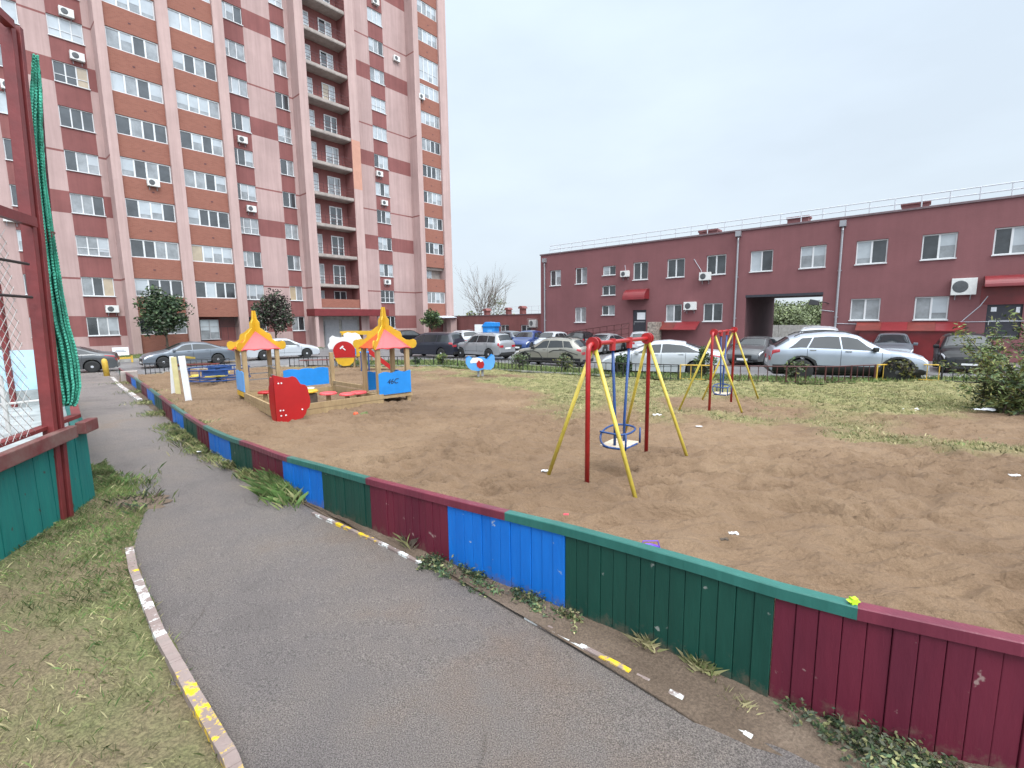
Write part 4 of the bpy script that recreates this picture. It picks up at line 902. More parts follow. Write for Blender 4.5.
# ================================================================== SWINGS
def swing(f0, f1, a0, a1, b0, b1, h, label, lab2):
    c = (f0 + f1) / 2; c.z = gz(c.y); t = thing('swing', label, 'swing', c, 0, 'red, yellow and blue swings'); L = lambda p: Vector(p) - c
    top0 = Vector((f0.x, f0.y, f0.z + h)); top1 = Vector((f1.x, f1.y, f1.z + h)); top0.z = top1.z = max(top0.z, top1.z) - .02
    d = (top1 - top0).normalized(); r = .025
    b = MB(); b.tube([L(f0) + Vector((0, 0, -.1)), L(top0) - Vector((0, 0, .07)), L(top0) + d * .02 - Vector((0, 0, .02)), L(top0) + d * .07, L(top1) - d * .07, L(top1) - d * .02 - Vector((0, 0, .02)), L(top1) - Vector((0, 0, .07)), L(f1) + Vector((0, 0, -.1))], r, 10); b.build('frame', 'sw_red', t, smooth=True)
    k0 = top0 + d * .12; k1 = top1 - d * .06
    for k in (k0, k1):
        b = MB(); sd = d.cross(Vector((0, 0, 1))).normalized(); u = Vector((0, 0, 1))
        b.lathe([(.07, -.04), (.07, -.02), (.042, -.018), (.042, .018), (.07, .02), (.07, .04)], 16, lambda x, y, h: L(k) + sd * x + u * y + d * h); b.build('joint_disc', 'sw_red', t)
    for k, feet in ((k0, (a0, a1)), (k1, (b0, b1))):
        for ft in feet:
            b = MB(); q = Vector((ft.x, ft.y, gz(ft.y) - .08)); b.tube([L(k) + (q - k).normalized() * .05, L(q)], .021, 8); b.build('brace', 'sw_yellow', t, smooth=True)
    # hangers and seat
    m0 = top0.lerp(top1, .34); m1 = top0.lerp(top1, .62); sd = Vector((d.y, -d.x, 0)).normalized(); zs_ = c.z + .30
    if sd.y > 0: sd = -sd
    s = thing('hanging_swing_chair', lab2, 'swing chair', Vector((m0.x + m1.x, m0.y + m1.y, 0)) / 2 + Vector((0, 0, zs_)), 0, 'hanging swing chairs')
    sl = Vector(s.location); LL = lambda p: Vector(p) - sl
    hw = .22; KS = .86
    def S(a, bq, z): return Vector((0, 0, z * .9)) + d * a * KS + sd * bq * KS
    for m, sg in ((m0, -1), (m1, 1)):
        b = MB(); e = S(sg * .15, .0, .20); tp = LL(m); b.tube([tp, e + Vector((0, 0, .1)), S(sg * .15, 0., .0)], .016, 8); b.build('hanger', 'sw_blue', s, smooth=True)
        b = MB(); b.tube([tp + Vector((0, 0, .035)), tp - Vector((0, 0, .09))], .035, 10); b.build('bearing', 'sw_red', s)
    def soft(P):
        for _ in range(2): P = [P[0]] + [q for a_, c_ in zip(P[:-1], P[1:]) for q in (a_.lerp(c_, .25), a_.lerp(c_, .75))] + [P[-1]]
        return P
    b = MB()
    b.tube(soft([S(-.26, .16, .02), S(-.30, -.12, .03), S(-.24, -.17, .20), S(.24, -.17, .22), S(.28, .16, .20), S(-.22, .18, .18), S(-.24, -.17, .20)]), .012, 6)
    b.tube(soft([S(0, .17, .01), S(.27, .18, .0), S(.28, -.17, .0), S(-.27, -.18, .02), S(-.27, .17, .02), S(0, .17, .01)]), .012, 6)
    for q in ((.26, .18), (.28, -.16), (-.22, .18)): b.tube([S(q[0], q[1], 0), S(q[0], q[1], .2)], .011, 6)
    b.build('seat_frame', 'sw_blue', s, smooth=True)
    b = MB()
    for i in range(5):
        q = -.14 + i * .07; b.bar(S(-.23, q, .018), S(.24, q, .012), .055, .018)
    b.build('seat', 'wood_pale', s)
    return t
swing(G(587, 488), G(646, 455), G(545, 478), G(638, 499), G(622, 440), G(690, 459), 1.48, 'nearer red and yellow swing frame standing on open sand', 'blue railed swing seat with pale slats on the nearer swing')
swing(G(709, 415), G(731, 401.5), G(677, 411), G(744, 414), G(701, 399.5), G(760, 400), 1.62, 'farther red and yellow swing frame on the grass near parked cars', 'blue railed swing seat hanging on the farther swing')

# ================================================================== SANDBOX PLAYHOUSE WITH TWO TURRETS
PB = Vector((-4.82, 9.58, 0)); PB.z = gz(PB.y) + .02; PTH = R(41.0)
ph = thing('sandbox_playhouse', 'wooden sandbox with two yellow and coral turrets and red bow', 'playhouse', PB, PTH)
SL = tan_ = None
ex = Vector((cos(PTH), sin(PTH))); 
def gl(x, y): 
    wx = PB.x + cos(PTH) * x - sin(PTH) * y; wy = PB.y + sin(PTH) * x + cos(PTH) * y; return gz(wy) - PB.z + .02
L1, L2, TW_ = 2.20, 2.87, .86
def post(x, y, z1, m='wood', w_=.10, z0=None):
    z0 = gl(x, y) - .1 if z0 is None else z0
    b = MB(); b.box(x - w_ / 2, x + w_ / 2, y - w_ / 2, y + w_ / 2, z0, gl(x, y) + z1); return b.build('post', m, ph, bevel=.006)
# sandbox boards: planks stacked in pairs
def side(x0, y0, x1, y1, off=0.):
    b = MB()
    for i in range(2):
        za = gl(x0, y0) + .0 + i * .125; zb = gl(x1, y1) + .0 + i * .125
        b.bar((x0, y0, za + .06), (x1, y1, zb + .06), .045, .115)
    b.build('sandbox_board', 'wood', ph)
side(-.17, -.62, L1 + .12, 0); side(-.17, -.62, 0, L2 + .1); side(L1, .06, L1, L2); side(.06, L2, L1, L2)
EAVE = 1.36
def wavy(x0, x1, z0, z1, waves=2.5, amp=.035, n=24):
    top = [(lerp(x0, x1, i / n), z1 + amp * abs(sin(pi * waves * i / n)) - amp * .4) for i in range(n + 1)]
    return [(x0, z0), (x1, z0)] + top[::-1]
def turret(cx, cy, tl):
    xs = (cx + .05, cx + TW_ - .05); ys = (cy + .05, cy + TW_ - .05); z = gl(cx + .4, cy + .4)
    for x in xs:
        for y in ys: post(x, y, EAVE)
    b = MB(); b.box(cx, cx + TW_, cy, cy + TW_, z + .16, z + .21); b.build('platform', 'wood', ph)
    mx, my = cx + TW_ / 2, cy + TW_ / 2; hw = TW_ / 2 + .045; ze = z + EAVE - .02; za = ze + .47
    cs = [(-hw, -hw), (hw, -hw), (hw, hw), (-hw, hw)]
    mats_ = ['pl_coral', 'pl_coral', 'pl_orange', 'pl_orange']
    for k in range(4):
        a, c = cs[k], cs[(k + 1) % 4]; b = MB(); n = 12; bot = []
        for i in range(n + 1):
            t = i / n; bot.append((mx + lerp(a[0], c[0], t), my + lerp(a[1], c[1], t), ze + .028 * abs(sin(pi * 3 * t)) - .01))
        ap = (mx, my, za)
        b.hexa(bot + [ap], [(p[0] + (mx - p[0]) * .02, p[1] + (my - p[1]) * .02, p[2] - .02) for p in bot + [ap]]); b.build('roof_panel', mats_[k], ph)
    prof = [(.0, 1.), (.065, 1.), (.11, .78), (.17, .72), (.2, .69), (.2, .56), (.30, .52), (.42, .455), (.60, .40), (.64, .34), (.66, .27), (.80, .21), (.92, .20), (1.06, .225), (1.16, .19), (1.19, .11), (1.15, .035), (1.06, .0), (.97, .01), (.0, .46)]
    D = hw * math.sqrt(2); hh = 1.0
    for k in range(4):
        dx, dy = cs[k][0] / hw / math.sqrt(2), cs[k][1] / hw / math.sqrt(2); b = MB()
        b.prism([(r * D, q * hh) for r, q in prof], lambda p, q, dd: (mx + dx * p - dy * (dd - .0125), my + dy * p + dx * (dd - .0125), ze - .02 + q), .025); b.build('roof_fin', 'pl_yellow', ph)
    return z
def panel(x0, y0, x1, y1, z0, z1, m, waves=2.5, name='side_panel', amp=.035):
    d = Vector((x1 - x0, y1 - y0)); Ln = d.length; d /= Ln; n = Vector((d.y, -d.x)); za = gl(x0, y0)
    b = MB(); b.prism(wavy(0, Ln, z0, z1, waves, amp), lambda p, q, dd: (x0 + d.x * p + n.x * (dd - .01), y0 + d.y * p + n.y * (dd - .01), za + q), .02); return b.build(name, m, ph)
zA = turret(0, L2, 'A'); zC = turret(L1, 0, 'C')
# left turret: light blue outer panel with yellow trim, dark rails
panel(-.01, L2 + .02, -.01, L2 + TW_, .26, .76, 'pl_blue_lt', 2); panel(-.012, L2 + .02, -.012, L2 + TW_, .12, .24, 'pl_yellow', 0, 'trim_board')
panel(.92, L2 + .02, L1 - .1, L2 + .02, .30, .76, 'pl_blue', 3, amp=.03)
post(L1, L2, 1.2)
# right turret: front panel with inked mark, inner panel, yellow trim
fpn = panel(L1 + .02, -.012, L1 + TW_, -.012, .22, .74, 'pl_blue', 2.5, amp=.04)
panel(L1 + .02, TW_ + .0, L1 + .45, TW_ + .0, .26, .72, 'pl_blue', 1.5); panel(L1 + TW_ - .01, .02, L1 + TW_ - .01, TW_, .26, .72, 'pl_blue', 2)
panel(L1 + .05, -.03, L1 + TW_ + .02, -.03, .13, .20, 'wood', 0, 'trim_board'); panel(L1 - .01, .03, L1 - .01, TW_ - .05, .12, .22, 'pl_yellow', 0, 'trim_board')
fc = bpy.data.curves.new('mark', 'FONT'); fc.body = '46C'; fc.size = .17; fc.extrude = .001; fc.shear = .25
fo = bpy.data.objects.new('mark', fc); COL.objects.link(fo); dg = bpy.context.evaluated_depsgraph_get(); me = bpy.data.meshes.new_from_object(fo.evaluated_get(dg)); bpy.data.objects.remove(fo)
fo = bpy.data.objects.new('inked_mark', me); me.materials.clear(); me.materials.append(M_['ink']); COL.objects.link(fo); fo.parent = fpn
fo.matrix_local = Matrix.Translation((L1 + .22, -.029, gl(L1, 0) + .47)) @ Matrix.Rotation(R(90), 4, 'X')
# short crossbars of the ladder side and back rail
b = MB()
for q in (.42, .60, .80): b.bar((TW_ - .05, L2 + .05, zA + q), (TW_ - .05, L2 + TW_ - .05, zA + q), .03, .03); b.bar((.05, L2 + .05, zA + q * .0 + .9), (TW_ - .05, L2 + .05, zA + .9), .02, .02)
for q in (.50, .66): b.bar((.05, L2 + TW_ - .05, zA + q), (TW_ - .05, L2 + TW_ - .05, zA + q), .02, .025)
b.build('ladder_rung', 'greyframe', ph)
b = MB(); b.bar((L1, L2, gl(L1, L2) + .22), (L1, TW_, gl(L1, TW_) + .22), .05, .10); b.bar((L1, L2, gl(L1, L2) + .36), (L1, TW_, gl(L1, TW_) + .36), .05, .10); b.build('back_rail', 'wood', ph)
# red bow: two boards meeting at the front corner
zB = gl(-.2, -.8) + .0
prow = [(.0, -.17), (.14, -.11), (.42, -.02), (.62, .0), (.70, .08), (.735, .16), (.80, .20), (.835, .30), (.825, .40), (.80, .50), (.79, .58), (.74, .64), (.62, .665), (.57, .74), (.52, .80), (.44, .83), (.35, .81), (.24, .815), (.12, .845), (.0, .87)]
sx = .74
bd = Vector((-.26, -.84))
d1_ = Vector((cos(R(-6)), sin(R(-6)))); d2_ = Vector((cos(R(98)), sin(R(98))))
for dd_, sc_, t_ in ((d1_, sx, .022), (d2_, .30, .022)):
    nrm = Vector((dd_.y, -dd_.x)); nrm = nrm if nrm.y < 0 or (dd_ is d2_) else -nrm
    b = MB(); b.prism([(p * sc_ + (.0 if dd_ is d1_ else .023), q) for p, q in prow], lambda p, q, dd: (bd.x + dd_.x * p + nrm.x * dd, bd.y + dd_.y * p + nrm.y * dd, zB + q + .02), t_); o = b.build('bow_board', 'pl_red', ph)
    b = MB()
    for p, q in ((.10, .70), (.17, .70), (.10, .18), (.17, .18), (.11, .08), (.22, .08), (.10, -.06), (.62, .16)):
        p *= sc_; c_ = (bd.x + dd_.x * p + nrm.x * (t_ + .002), bd.y + dd_.y * p + nrm.y * (t_ + .002), zB + q + .03)
        b.lathe([(.016, 0), (.012, .006)], 8, lambda x, y, h: (c_[0] + dd_.x * x + nrm.x * h, c_[1] + dd_.y * x + nrm.y * h, c_[2] + y))
    b.build('bolt', 'pl_white', o)
b = MB(); b.bar((bd.x + .05, bd.y + .06, zB + .1), (-.1, -.6, zB + .1), .06, .1); b.bar((bd.x + .05, bd.y + .06, zB + .5), (-.1, -.6, zB + .5), .04, .05); b.box(-.16, -.08, -.66, -.58, zB - .1, zB + .62); b.build('bow_bracket', 'wood', ph)
# mushroom seats and table inside
for x, y, rr, hh, m in ((.28, 2.15, .17, .30, 'pl_red'), (.9, 1.05, .26, .36, 'pl_yellow'), (1.3, .75, .20, .30, 'pl_coral'), (1.62, .42, .18, .28, 'pl_coral'), (1.95, .55, .2, .28, 'pl_coral')):
    z = gl(x, y); b = MB(); b.lathe([(rr, hh - .03), (rr, hh - .005), (rr * .9, hh + .015), (.01, hh + .018)], 14, lambda p, q, h: (x + p, y + q, z + h)); o = b.build('seat_top', m, ph)
    b = MB(); b.lathe([(.06, -.05), (.05, hh - .03)], 10, lambda p, q, h: (x + p, y + q, z + h)); b.build('seat_stem', 'wood', ph)
b = MB(); b.lathe([(.08, .35), (.09, .37), (.08, .39)], 12, lambda p, q, h: (1.1 + p, 1.35 + q, gl(1, 1) + h)); b.lathe([(.03, 0), (.03, .36)], 8, lambda p, q, h: (1.1 + p, 1.35 + q, gl(1, 1) + h)); b.build('seat_top', 'pl_white', ph)
b = MB(); b.box(.72, 1.08, .85, 1.25, gl(.9, 1) , gl(.9, 1) + .30); b.build('table_box', 'bark', ph)

# ================================================================== OTHER PLAY PIECES
M_['cream'] = mat('cream yellow board', (.60, .53, .27), .5, .08, 3)
# leaning white and yellow boards
t = thing('leaning_slabs', 'pair of tall leaning white and yellow boards at the left edge of sand', 'play slabs', G(183, 398)); c0 = Vector(t.location)
for (xb, yb), (xt, yt), wd, m, lab in (((189, 401), (181.5, 356), .12, 'pl_white', 'white leaning board'), ((178.5, 394), (173.5, 357), .11, 'cream', None)):
    p = G(xb, yb); dr = ray(xt, yt); k = (p.y - .05) / dr[1]; q = Vector((dr[0] * k, dr[1] * k, H + dr[2] * k)); b = MB(); b.bar(p - c0 - Vector((0, 0, .1)), q - c0, wd * 1.25, .05, 0, (.35, -1, 0)); o = b.build('slab', m, t, bevel=.008)
b = MB(); p = G(173.5, 394); dr = ray(171.5, 356.5); k = (p.y - .02) / dr[1]; q = Vector((dr[0] * k, dr[1] * k, H + dr[2] * k)); b.bar(p - c0, q - c0, .10, .05, 0, (.35, -1, 0)); b.build('slab', 'pl_white', t)
dr = ray(182, 357); k = c0.y / dr[1]; q0 = Vector((dr[0] * k, dr[1] * k, H + dr[2] * k)); dr = ray(193, 358); k = (c0.y + .8) / dr[1]; q1 = Vector((dr[0] * k, dr[1] * k, H + dr[2] * k)); b = MB(); b.bar(q0 - c0, q1 - c0, .12, .05); b.build('top_board', 'sw_yellow', t)
# carousel
p = G(219, 384); t = thing('carousel', 'blue merry-go-round with yellow seats left of the playhouse', 'carousel', p); r = 1.05
b = MB(); b.lathe([(.28, -.03), (.26, .1), (.09, .14), (.07, .62)], 16, lambda x, y, h: (x, y, h)); b.build('hub', 'tyre', t)
b = MB(); n = 28
for rr, z in ((r, .22), (r, .60)): b.tube([(rr * cos(2 * pi * i / n), rr * sin(2 * pi * i / n), z) for i in range(n + 1)], .022, 6)
for i in range(8):
    a = 2 * pi * i / 8; b.tube([(r * cos(a), r * sin(a), .22), (r * cos(a), r * sin(a), .60)], .018, 6); b.tube([(0, 0, .22), (r * cos(a), r * sin(a), .22)], .02, 6)
b.build('ring_rail', 'sw_blue', t)
b = MB(); b.tube([(.38 * cos(2 * pi * i / 20), .38 * sin(2 * pi * i / 20), .66) for i in range(21)], .025, 6); b.lathe([(.3, .60), (.3, .64)], 16, lambda x, y, h: (x, y, h)); b.build('hand_wheel', 'sw_blue', t)
for i in range(4):
    a = 2 * pi * (i + .3) / 4; u = Vector((cos(a), sin(a), 0)); v = Vector((-sin(a), cos(a), 0)); b = MB(); b.bar(u * .72 - v * .34 + Vector((0, 0, .36)), u * .72 + v * .34 + Vector((0, 0, .36)), .26, .03); b.build('seat', 'sw_yellow', t)
    b = MB(); b.bar(u * .95 - v * .4 + Vector((0, 0, .52)), u * .95 + v * .4 + Vector((0, 0, .52)), .03, .2); b.build('backrest', 'sw_blue', t)
# red benches
def bench(px, py, ln, rz, label, h=.42):
    t = thing('bench', label, 'bench', G(px, py), rz, 'low red benches by the far fence')
    b = MB()
    for q in (-.13, 0, .13): b.box(-ln / 2, ln / 2, q - .055, q + .055, h - .03, h)
    b.build('seat', 'awning_rust', t)
    for sx in (-.36, .36): b = MB(); b.box(sx * ln - .04, sx * ln + .04, -.15, .15, -.05, h - .032); b.build('leg', 'greyframe', t)
bench(199, 372, 1.9, R(20), 'low red bench left of the blue carousel, before the yellow fence')
bench(321, 367, 2.2, R(8), 'low dull red bench right of the left turret')
# red train shaped play piece
p = G(346, 368); t = thing('play_train', 'play piece with white cloud board and red disc between the turrets', 'play equipment', p, R(5)); 
k = (p.y) / 472 * 1.02
def T(px, py): return ((px - 346) * k, (368 - py) * k + .02)
def board(pts, y, th, name, m): b = MB(); b.prism([T(*q) for q in pts], lambda a, c, d: (a, y + d, c), th); return b.build(name, m, t)
board([(329, 350), (328, 346), (330, 343), (330, 339), (333, 336.5), (336, 338), (341, 338.5), (344, 338), (344, 335), (348, 333.5), (352, 334.5), (355, 334), (359, 336), (361, 340), (361, 350)], .35, .04, 'cloud_board', 'pl_white')
disc = [(345.8 + 10.3 * cos(a), 350 + 8.6 * sin(a)) for a in np.linspace(R(150), R(415), 22)]
dpts = [(336.3, 352)] + [(346.5 - 10.4 * cos(a), 351.5 - 9.6 * sin(a)) for a in np.linspace(.1, pi - .1, 16)] + [(356.5, 357.7), (337.5, 357.7)]
o = board(dpts, -.3, .04, 'round_front', 'pl_red'); 
b = MB(); b.bar((T(344, 347)[0], -.312, T(344, 347)[1]), (T(348, 350.5)[0], -.312, T(348, 350.5)[1]), .012, .05, 0, (1, 0, 1)); b.bar((T(343, 349)[0], -.312, T(343, 349)[1]), (T(346, 346.5)[0], -.312, T(346, 346.5)[1]), .012, .07, 0, (1, 0, -1)); b.build('inked_mark', 'pl_white', o)
board([(337.3, 358), (356, 358), (355, 362), (351, 365.5), (345, 366), (340, 363.5)], -.28, .03, 'belly_board', 'pl_yellow')
board([(357, 341), (362, 340), (363.5, 346), (363, 357), (357, 357)], -.1, .5, 'cab_board', 'pl_yellow')
b = MB(); b.box(T(337, 358)[0], T(357, 358)[0], -.25, .34, T(0, 358)[1] - .05, T(0, 358)[1]); b.build('deck', 'wood', t)
for x in (340, 355, 361): b = MB(); a = T(x, 368)[0]; b.box(a - .05, a + .05, -.2, -.1, -.1, .62); b.build('post', 'wood', t)
# small slide
p = G(372, 371); t = thing('slide', 'small red and white slide seen through the right turret', 'slide', p, R(20)); 
b = MB(); b.hexa([(-.1, -.22, 1.0), (-.1, .22, 1.0), (.9, .22, .06), (.9, -.22, .06)], [(-.1, -.22, 1.04), (-.1, .22, 1.04), (.9, .22, .10), (.9, -.22, .10)]); b.build('chute', 'pl_white', t)
for y in (-.25, .23): b = MB(); b.hexa([(-.12, y, .9), (-.12, y + .03, .9), (.95, y + .03, .0), (.95, y, .0)], [(-.12, y, 1.2), (-.12, y + .03, 1.2), (.95, y + .03, .26), (.95, y, .26)]); b.build('side_board', 'pl_red', t)
b = MB(); b.box(-.55, -.1, -.25, .25, .96, 1.0); b.build('deck', 'pl_blue', t)
for x in (-.5, -.14): b = MB(); b.box(x - .03, x + .03, -.24, .24, -.1, .96); b.build('leg', 'sw_blue', t)
# yellow roofed frame
p = G(360, 362); t = thing('yellow_play_frame', 'yellow roofed play frame behind the red disc piece', 'play equipment', p, R(-4)); hr = hz_ = None
dr = ray(358, 331); kk = p.y / dr[1]; zt = H + dr[2] * kk - p.z
b = MB(); b.box(-1.0, 1.0, -.4, .4, zt - .1, zt); b.box(-.9, .9, -.42, -.40, zt - .22, zt - .101); b.build('roof', 'pl_yellow', t)
for x in (-.9, .1, .9):
    for y in (-.35, .35): b = MB(); b.box(x - .04, x + .04, y - .04, y + .04, -.1, zt - .1); b.build('post', 'wood', t)
b = MB(); b.box(-.86, .06, -.37, -.34, .5, 1.0); b.build('side_panel', 'pl_blue', t)
# spring rocker: two fish shaped sides on two posts
p = G(481, 377.5); t = thing('rocker', 'blue fish shaped rocker with red and white face on two posts', 'rocker', p, R(8)); k = p.y / 472 * 1.03
def T(px, py): return ((px - 481) * k, (377.5 - py) * k)
shape = [(466.5, 363), (467, 358), (470, 356.5), (474, 359), (480, 357.5), (484, 358), (487, 360), (489, 358), (492, 355), (494, 356), (494.5, 362), (493, 367), (490, 369.5), (483, 369), (478, 370.5), (472, 369.5), (468.5, 367)]
for y, m in ((-.22, 'pl_blue_lt'), (.2, 'pl_blue')):
    b = MB(); b.prism([T(*q) for q in shape], lambda a, c, d: (a, y + d, c), .03); o = b.build('side_board', m, t)
    if y < 0:
        b = MB(); b.prism([T(*q) for q in [(470.5, 361), (473, 357.5), (478, 357.5), (482, 359), (483.5, 362), (482, 364.5), (478, 363), (474, 362.5), (471, 363)]], lambda a, c, d: (a, y - .008 + d, c), .006); b.build('white_patch', 'pl_white', o)
        b = MB(); b.prism([T(*q) for q in [(476.5, 362.8), (479, 360), (480.5, 362), (483, 361), (484, 364), (483, 367.5), (479.5, 368), (477, 366)]], lambda a, c, d: (a, y - .016 + d, c), .006); b.build('red_patch', 'pl_red', o)
b = MB(); a, c = T(480, 364); b.box(a - .45, a + .5, -.19, .2, c, c + .03); b.build('seat', 'wood_pale', t)
for x in (478.5, 482.5): b = MB(); a = T(x, 370)[0]; b.box(a - .045, a + .045, -.06, .06, -.1, T(0, 366)[1]); b.build('post', 'greyframe', t)

# ================================================================== SMALL THINGS
def small(name, label, cat, px, py, parts, dz=0., rz=0., group=None):
    p = G(px, py); p.z += .05 + dz; t = thing(name, label, cat, p, rz, group)
    for nm, mb, m in parts: mb.build(nm, m, t, smooth=nm in ('ball', 'bucket'))
b1 = MB(); b1.lathe([(.001, 0), (.04, .01), (.055, .045), (.04, .085), (.001, .095)], 12, lambda x, y, h: (x, y, h)); b2 = MB(); b2.hexa([(.08, -.06, 0), (.25, -.05, 0), (.25, .05, 0), (.08, .06, 0)], [(.1, -.03, .07), (.22, -.03, .1), (.22, .03, .1), (.1, .03, .07)])
small('toy_truck', 'orange and lime plastic toy on sand before the right turret', 'toy', 356, 418, [('ball', b1, 'pl_orange'), ('scoop', b2, 'leaf_b')], -.02)
b1 = MB(); b1.lathe([(.055, 0), (.07, .12), (.064, .12), (.05, .02)], 14, lambda x, y, h: (x, y, h)); M_['purple'] = mat('purple plastic', (.16, .06, .55), .4); M_['lime'] = mat('lime plastic', (.50, .78, .03), .4); M_['pinkish'] = mat('pink plastic', (.75, .08, .12), .4)
p, h = fence_at(650); q = p.copy(); t = thing('toy_bucket', 'purple plastic toy bucket just inside the green fence panel', 'toy', G(650, 558) + Vector((0, 0, -.045))); b1.build('bucket', 'purple', t, smooth=True); b2 = MB(); b2.tube([(-.065, 0, .12), (-.05, 0, .17), (.05, 0, .17), (.065, 0, .12)], .004, 5); b2.build('handle', 'purple', t)
p, h = fence_at(853); t = thing('toy_star', 'lime green plastic toy on the fence cap', 'toy', p + Vector((0, .0, h + .01))); b = MB(); b.prism([(.022 * (1 if i % 2 == 0 else .55) * cos(2 * pi * i / 12), .016 * (1 if i % 2 == 0 else .55) * sin(2 * pi * i / 12) + .006) for i in range(12)], lambda a, c, d: (a, d - .01, c), .02); b.build('star', 'lime', t)
def rag(name, label, px, py, s, m='paper', group='scraps of litter on the ground'):
    p = G(px, py); b = MB(); n = 7; P = [[(s * (i / n - .5) * 2 + .2 * s * nf(i, j, .6, px), s * (j / n - .5) + .2 * s * nf(j, i, .5, py), .05 + s * .45 * abs(nf(i, j, .45, px + py)) ) for j in range(n + 1)] for i in range(n + 1)]
    b.grid(P); P2 = [[(a[0], a[1], a[2] - .006) for a in r] for r in P]; b.grid(P2); o = b.build(name, m, smooth=True); o.location = (p.x, p.y, p.z + .01); tag(o, label, 'litter', group)
rag('plastic_bag', 'crumpled white bag lying at the edge of grass under the large shrub', 983, 413, .17)
rag('paper_scrap', 'flat white paper scrap on dry grass at the right', 911, 413, .14)
rag('paper_scrap', 'white scrap on grass right behind the nearer swing', 657, 418, .08)
rag('paper_scrap', 'white scrap on grass between the two swings, nearer to the sand', 699, 430, .05)
rag('paper_scrap', 'white scrap on sand left of the nearer swing', 545, 476, .04)
rag('paper_scrap', 'pale scrap on sand nearest to the green fence panel', 733, 541, .035)
rag('paper_scrap', 'brown scrap on sand beside the pale one', 724, 547, .03, 'bark')
rag('paper_scrap', 'white scrap on sand at the right edge of view', 1014, 481, .05)
rag('paper_scrap', 'pink scrap on sand just inside the blue fence panel', 566, 521, .022, 'pinkish')
rag('paper_scrap', 'tiny yellow scrap on grass near the rocker', 462, 383, .05, 'sw_yellow')
rag('paper_scrap', 'white scrap low beside the red bow board on the verge', 199, 456, .03)
# bollard, concrete block, notice sign
p = G(107, 376); t = thing('bollard', 'short yellow bollard at the far end of the path', 'bollard', p, 0); b = MB(); b.lathe([(.12, -.1), (.12, .70), (.10, .79), (.05, .84), (.001, .85)], 14, lambda x, y, h: (x - h * .05, y, h)); b.build('shaft', 'yellow_iron', t, smooth=True)
p = G(130, 381); t = thing('concrete_block', 'pale block at the far corner of the board fence', 'block', p, R(40)); b = MB(); b.box(-.28, .28, -.14, .14, -.1, .42); b.build('block', 'slab', t, bevel=.03)
p = G(122, 363); dr = ray(122, 347); k = p.y / dr[1]; zt = H + dr[2] * k; t = thing('notice_sign', 'white notice board on a yellow frame on the tower lawn', 'sign', (p.x, p.y, .1), TAZ); b = MB(); b.box(-.42, .42, -.03, 0, zt - .65, zt - .12); b.build('board', 'paper', t)
b = MB(); b.box(-.3, .3, -.036, -.031, zt - .42, zt - .36); b.box(-.25, .2, -.036, -.031, zt - .32, zt - .28); b.build('print', 'greyframe', t)
b = MB()
for x in (-.55, .55): b.box(x - .05, x + .05, 0, .06, -.1, zt - .7)
b.box(-.6, .6, .005, .055, zt - .9, zt - .78); b.box(-.6, .6, .005, .055, zt - 1.3, zt - 1.2); b.build('stand', 'yellow_iron', t)

# ================================================================== HOCKEY RINK AT THE LEFT
c1 = Vector(G(96, 502)); w0 = Vector(G(72, 520)); w1 = Vector(G(0, 567)); sdir = Vector((c1.x - w1.x, c1.y - w1.y, 0)).normalized(); RAZ = math.atan2(sdir.y, sdir.x)
rk = thing('hockey_rink', 'fenced hockey rink with teal plank boards, red posts and netting', 'rink', c1, RAZ)
rn = Vector((-sdir.y, sdir.x, 0))                             # into the rink (away from the camera)
R2A = R(43)
def RQ(px, py, y=0.):                                          # same, on the corner plane that faces the path
    u2, z = PL(px, py, (c1.x, c1.y), R2A); wv = Vector((cos(R2A) * u2, sin(R2A) * u2, 0)) + Vector((sin(R2A), -cos(R2A), 0)) * y; return Vector((wv.dot(sdir), wv.dot(rn), z - c1.z))
def RK(px, py): 
    u, z = PL(px, py, (c1.x, c1.y), RAZ); return u, z - c1.z
BH = RK(60, 431)[1]
b = MB(); u = 0.
zl = lambda u: gz(c1.y + u * sdir.y) - c1.z
while u > -4.6:
    w_ = random.uniform(.20, .25); b.hexa([(u - w_ + .012, .0, zl(u) - .05), (u, .0, zl(u) - .05), (u, .03, zl(u) - .05), (u - w_ + .012, .03, zl(u) - .05)], [(u - w_ + .012, .0 + random.uniform(-.006, .006), BH - .04), (u, .0, BH - .04), (u, .03, BH - .04), (u - w_ + .012, .03, BH - .04)]); u -= w_
b.build('board_panel', 'teal', rk)
# the side along the path
pd = Vector((-.70, .714, 0)); lx = pd.dot(sdir); ly = pd.dot(rn); 
def S2(s, off=0.): return Vector((lx * s + ly * off, ly * s - lx * off, 0))
b = MB(); s = .02
while s < 11.5:
    w_ = .24; p, q = S2(s), S2(s + w_ - .012); z0 = gz(c1.y + .714 * s) - c1.z - .05; p2, q2 = S2(s, -.03), S2(s + w_ - .012, -.03)
    b.hexa([v + Vector((0, 0, z0)) for v in (p, q, q2, p2)], [v + Vector((0, 0, BH - .04 + (z0 + .05) * 1.0)) for v in (p, q, q2, p2)]); s += w_
b.build('board_panel', 'teal', rk)
# worn top rail, steel angle rail
b = MB(); b.bar((-4.6, -.045, BH - .03), (-.34, -.045, BH - .03), .07, .11); b.bar((-.22, -.05, BH - .03), (.03, -.05, BH - .03), .08, .11)
b.build('top_rail', 'oldrail', rk, bevel=.008)
b = MB(); b.bar((-4.6, .06, BH + .055), (-.02, .06, BH + .055), .08, .03); e = S2(3.5); b.bar((0, .06, BH + .05), (e.x, e.y, BH + .0 + gz(c1.y + 2.5) - c1.z), .07, .03); b.build('steel_rail', 'rinkred', rk)
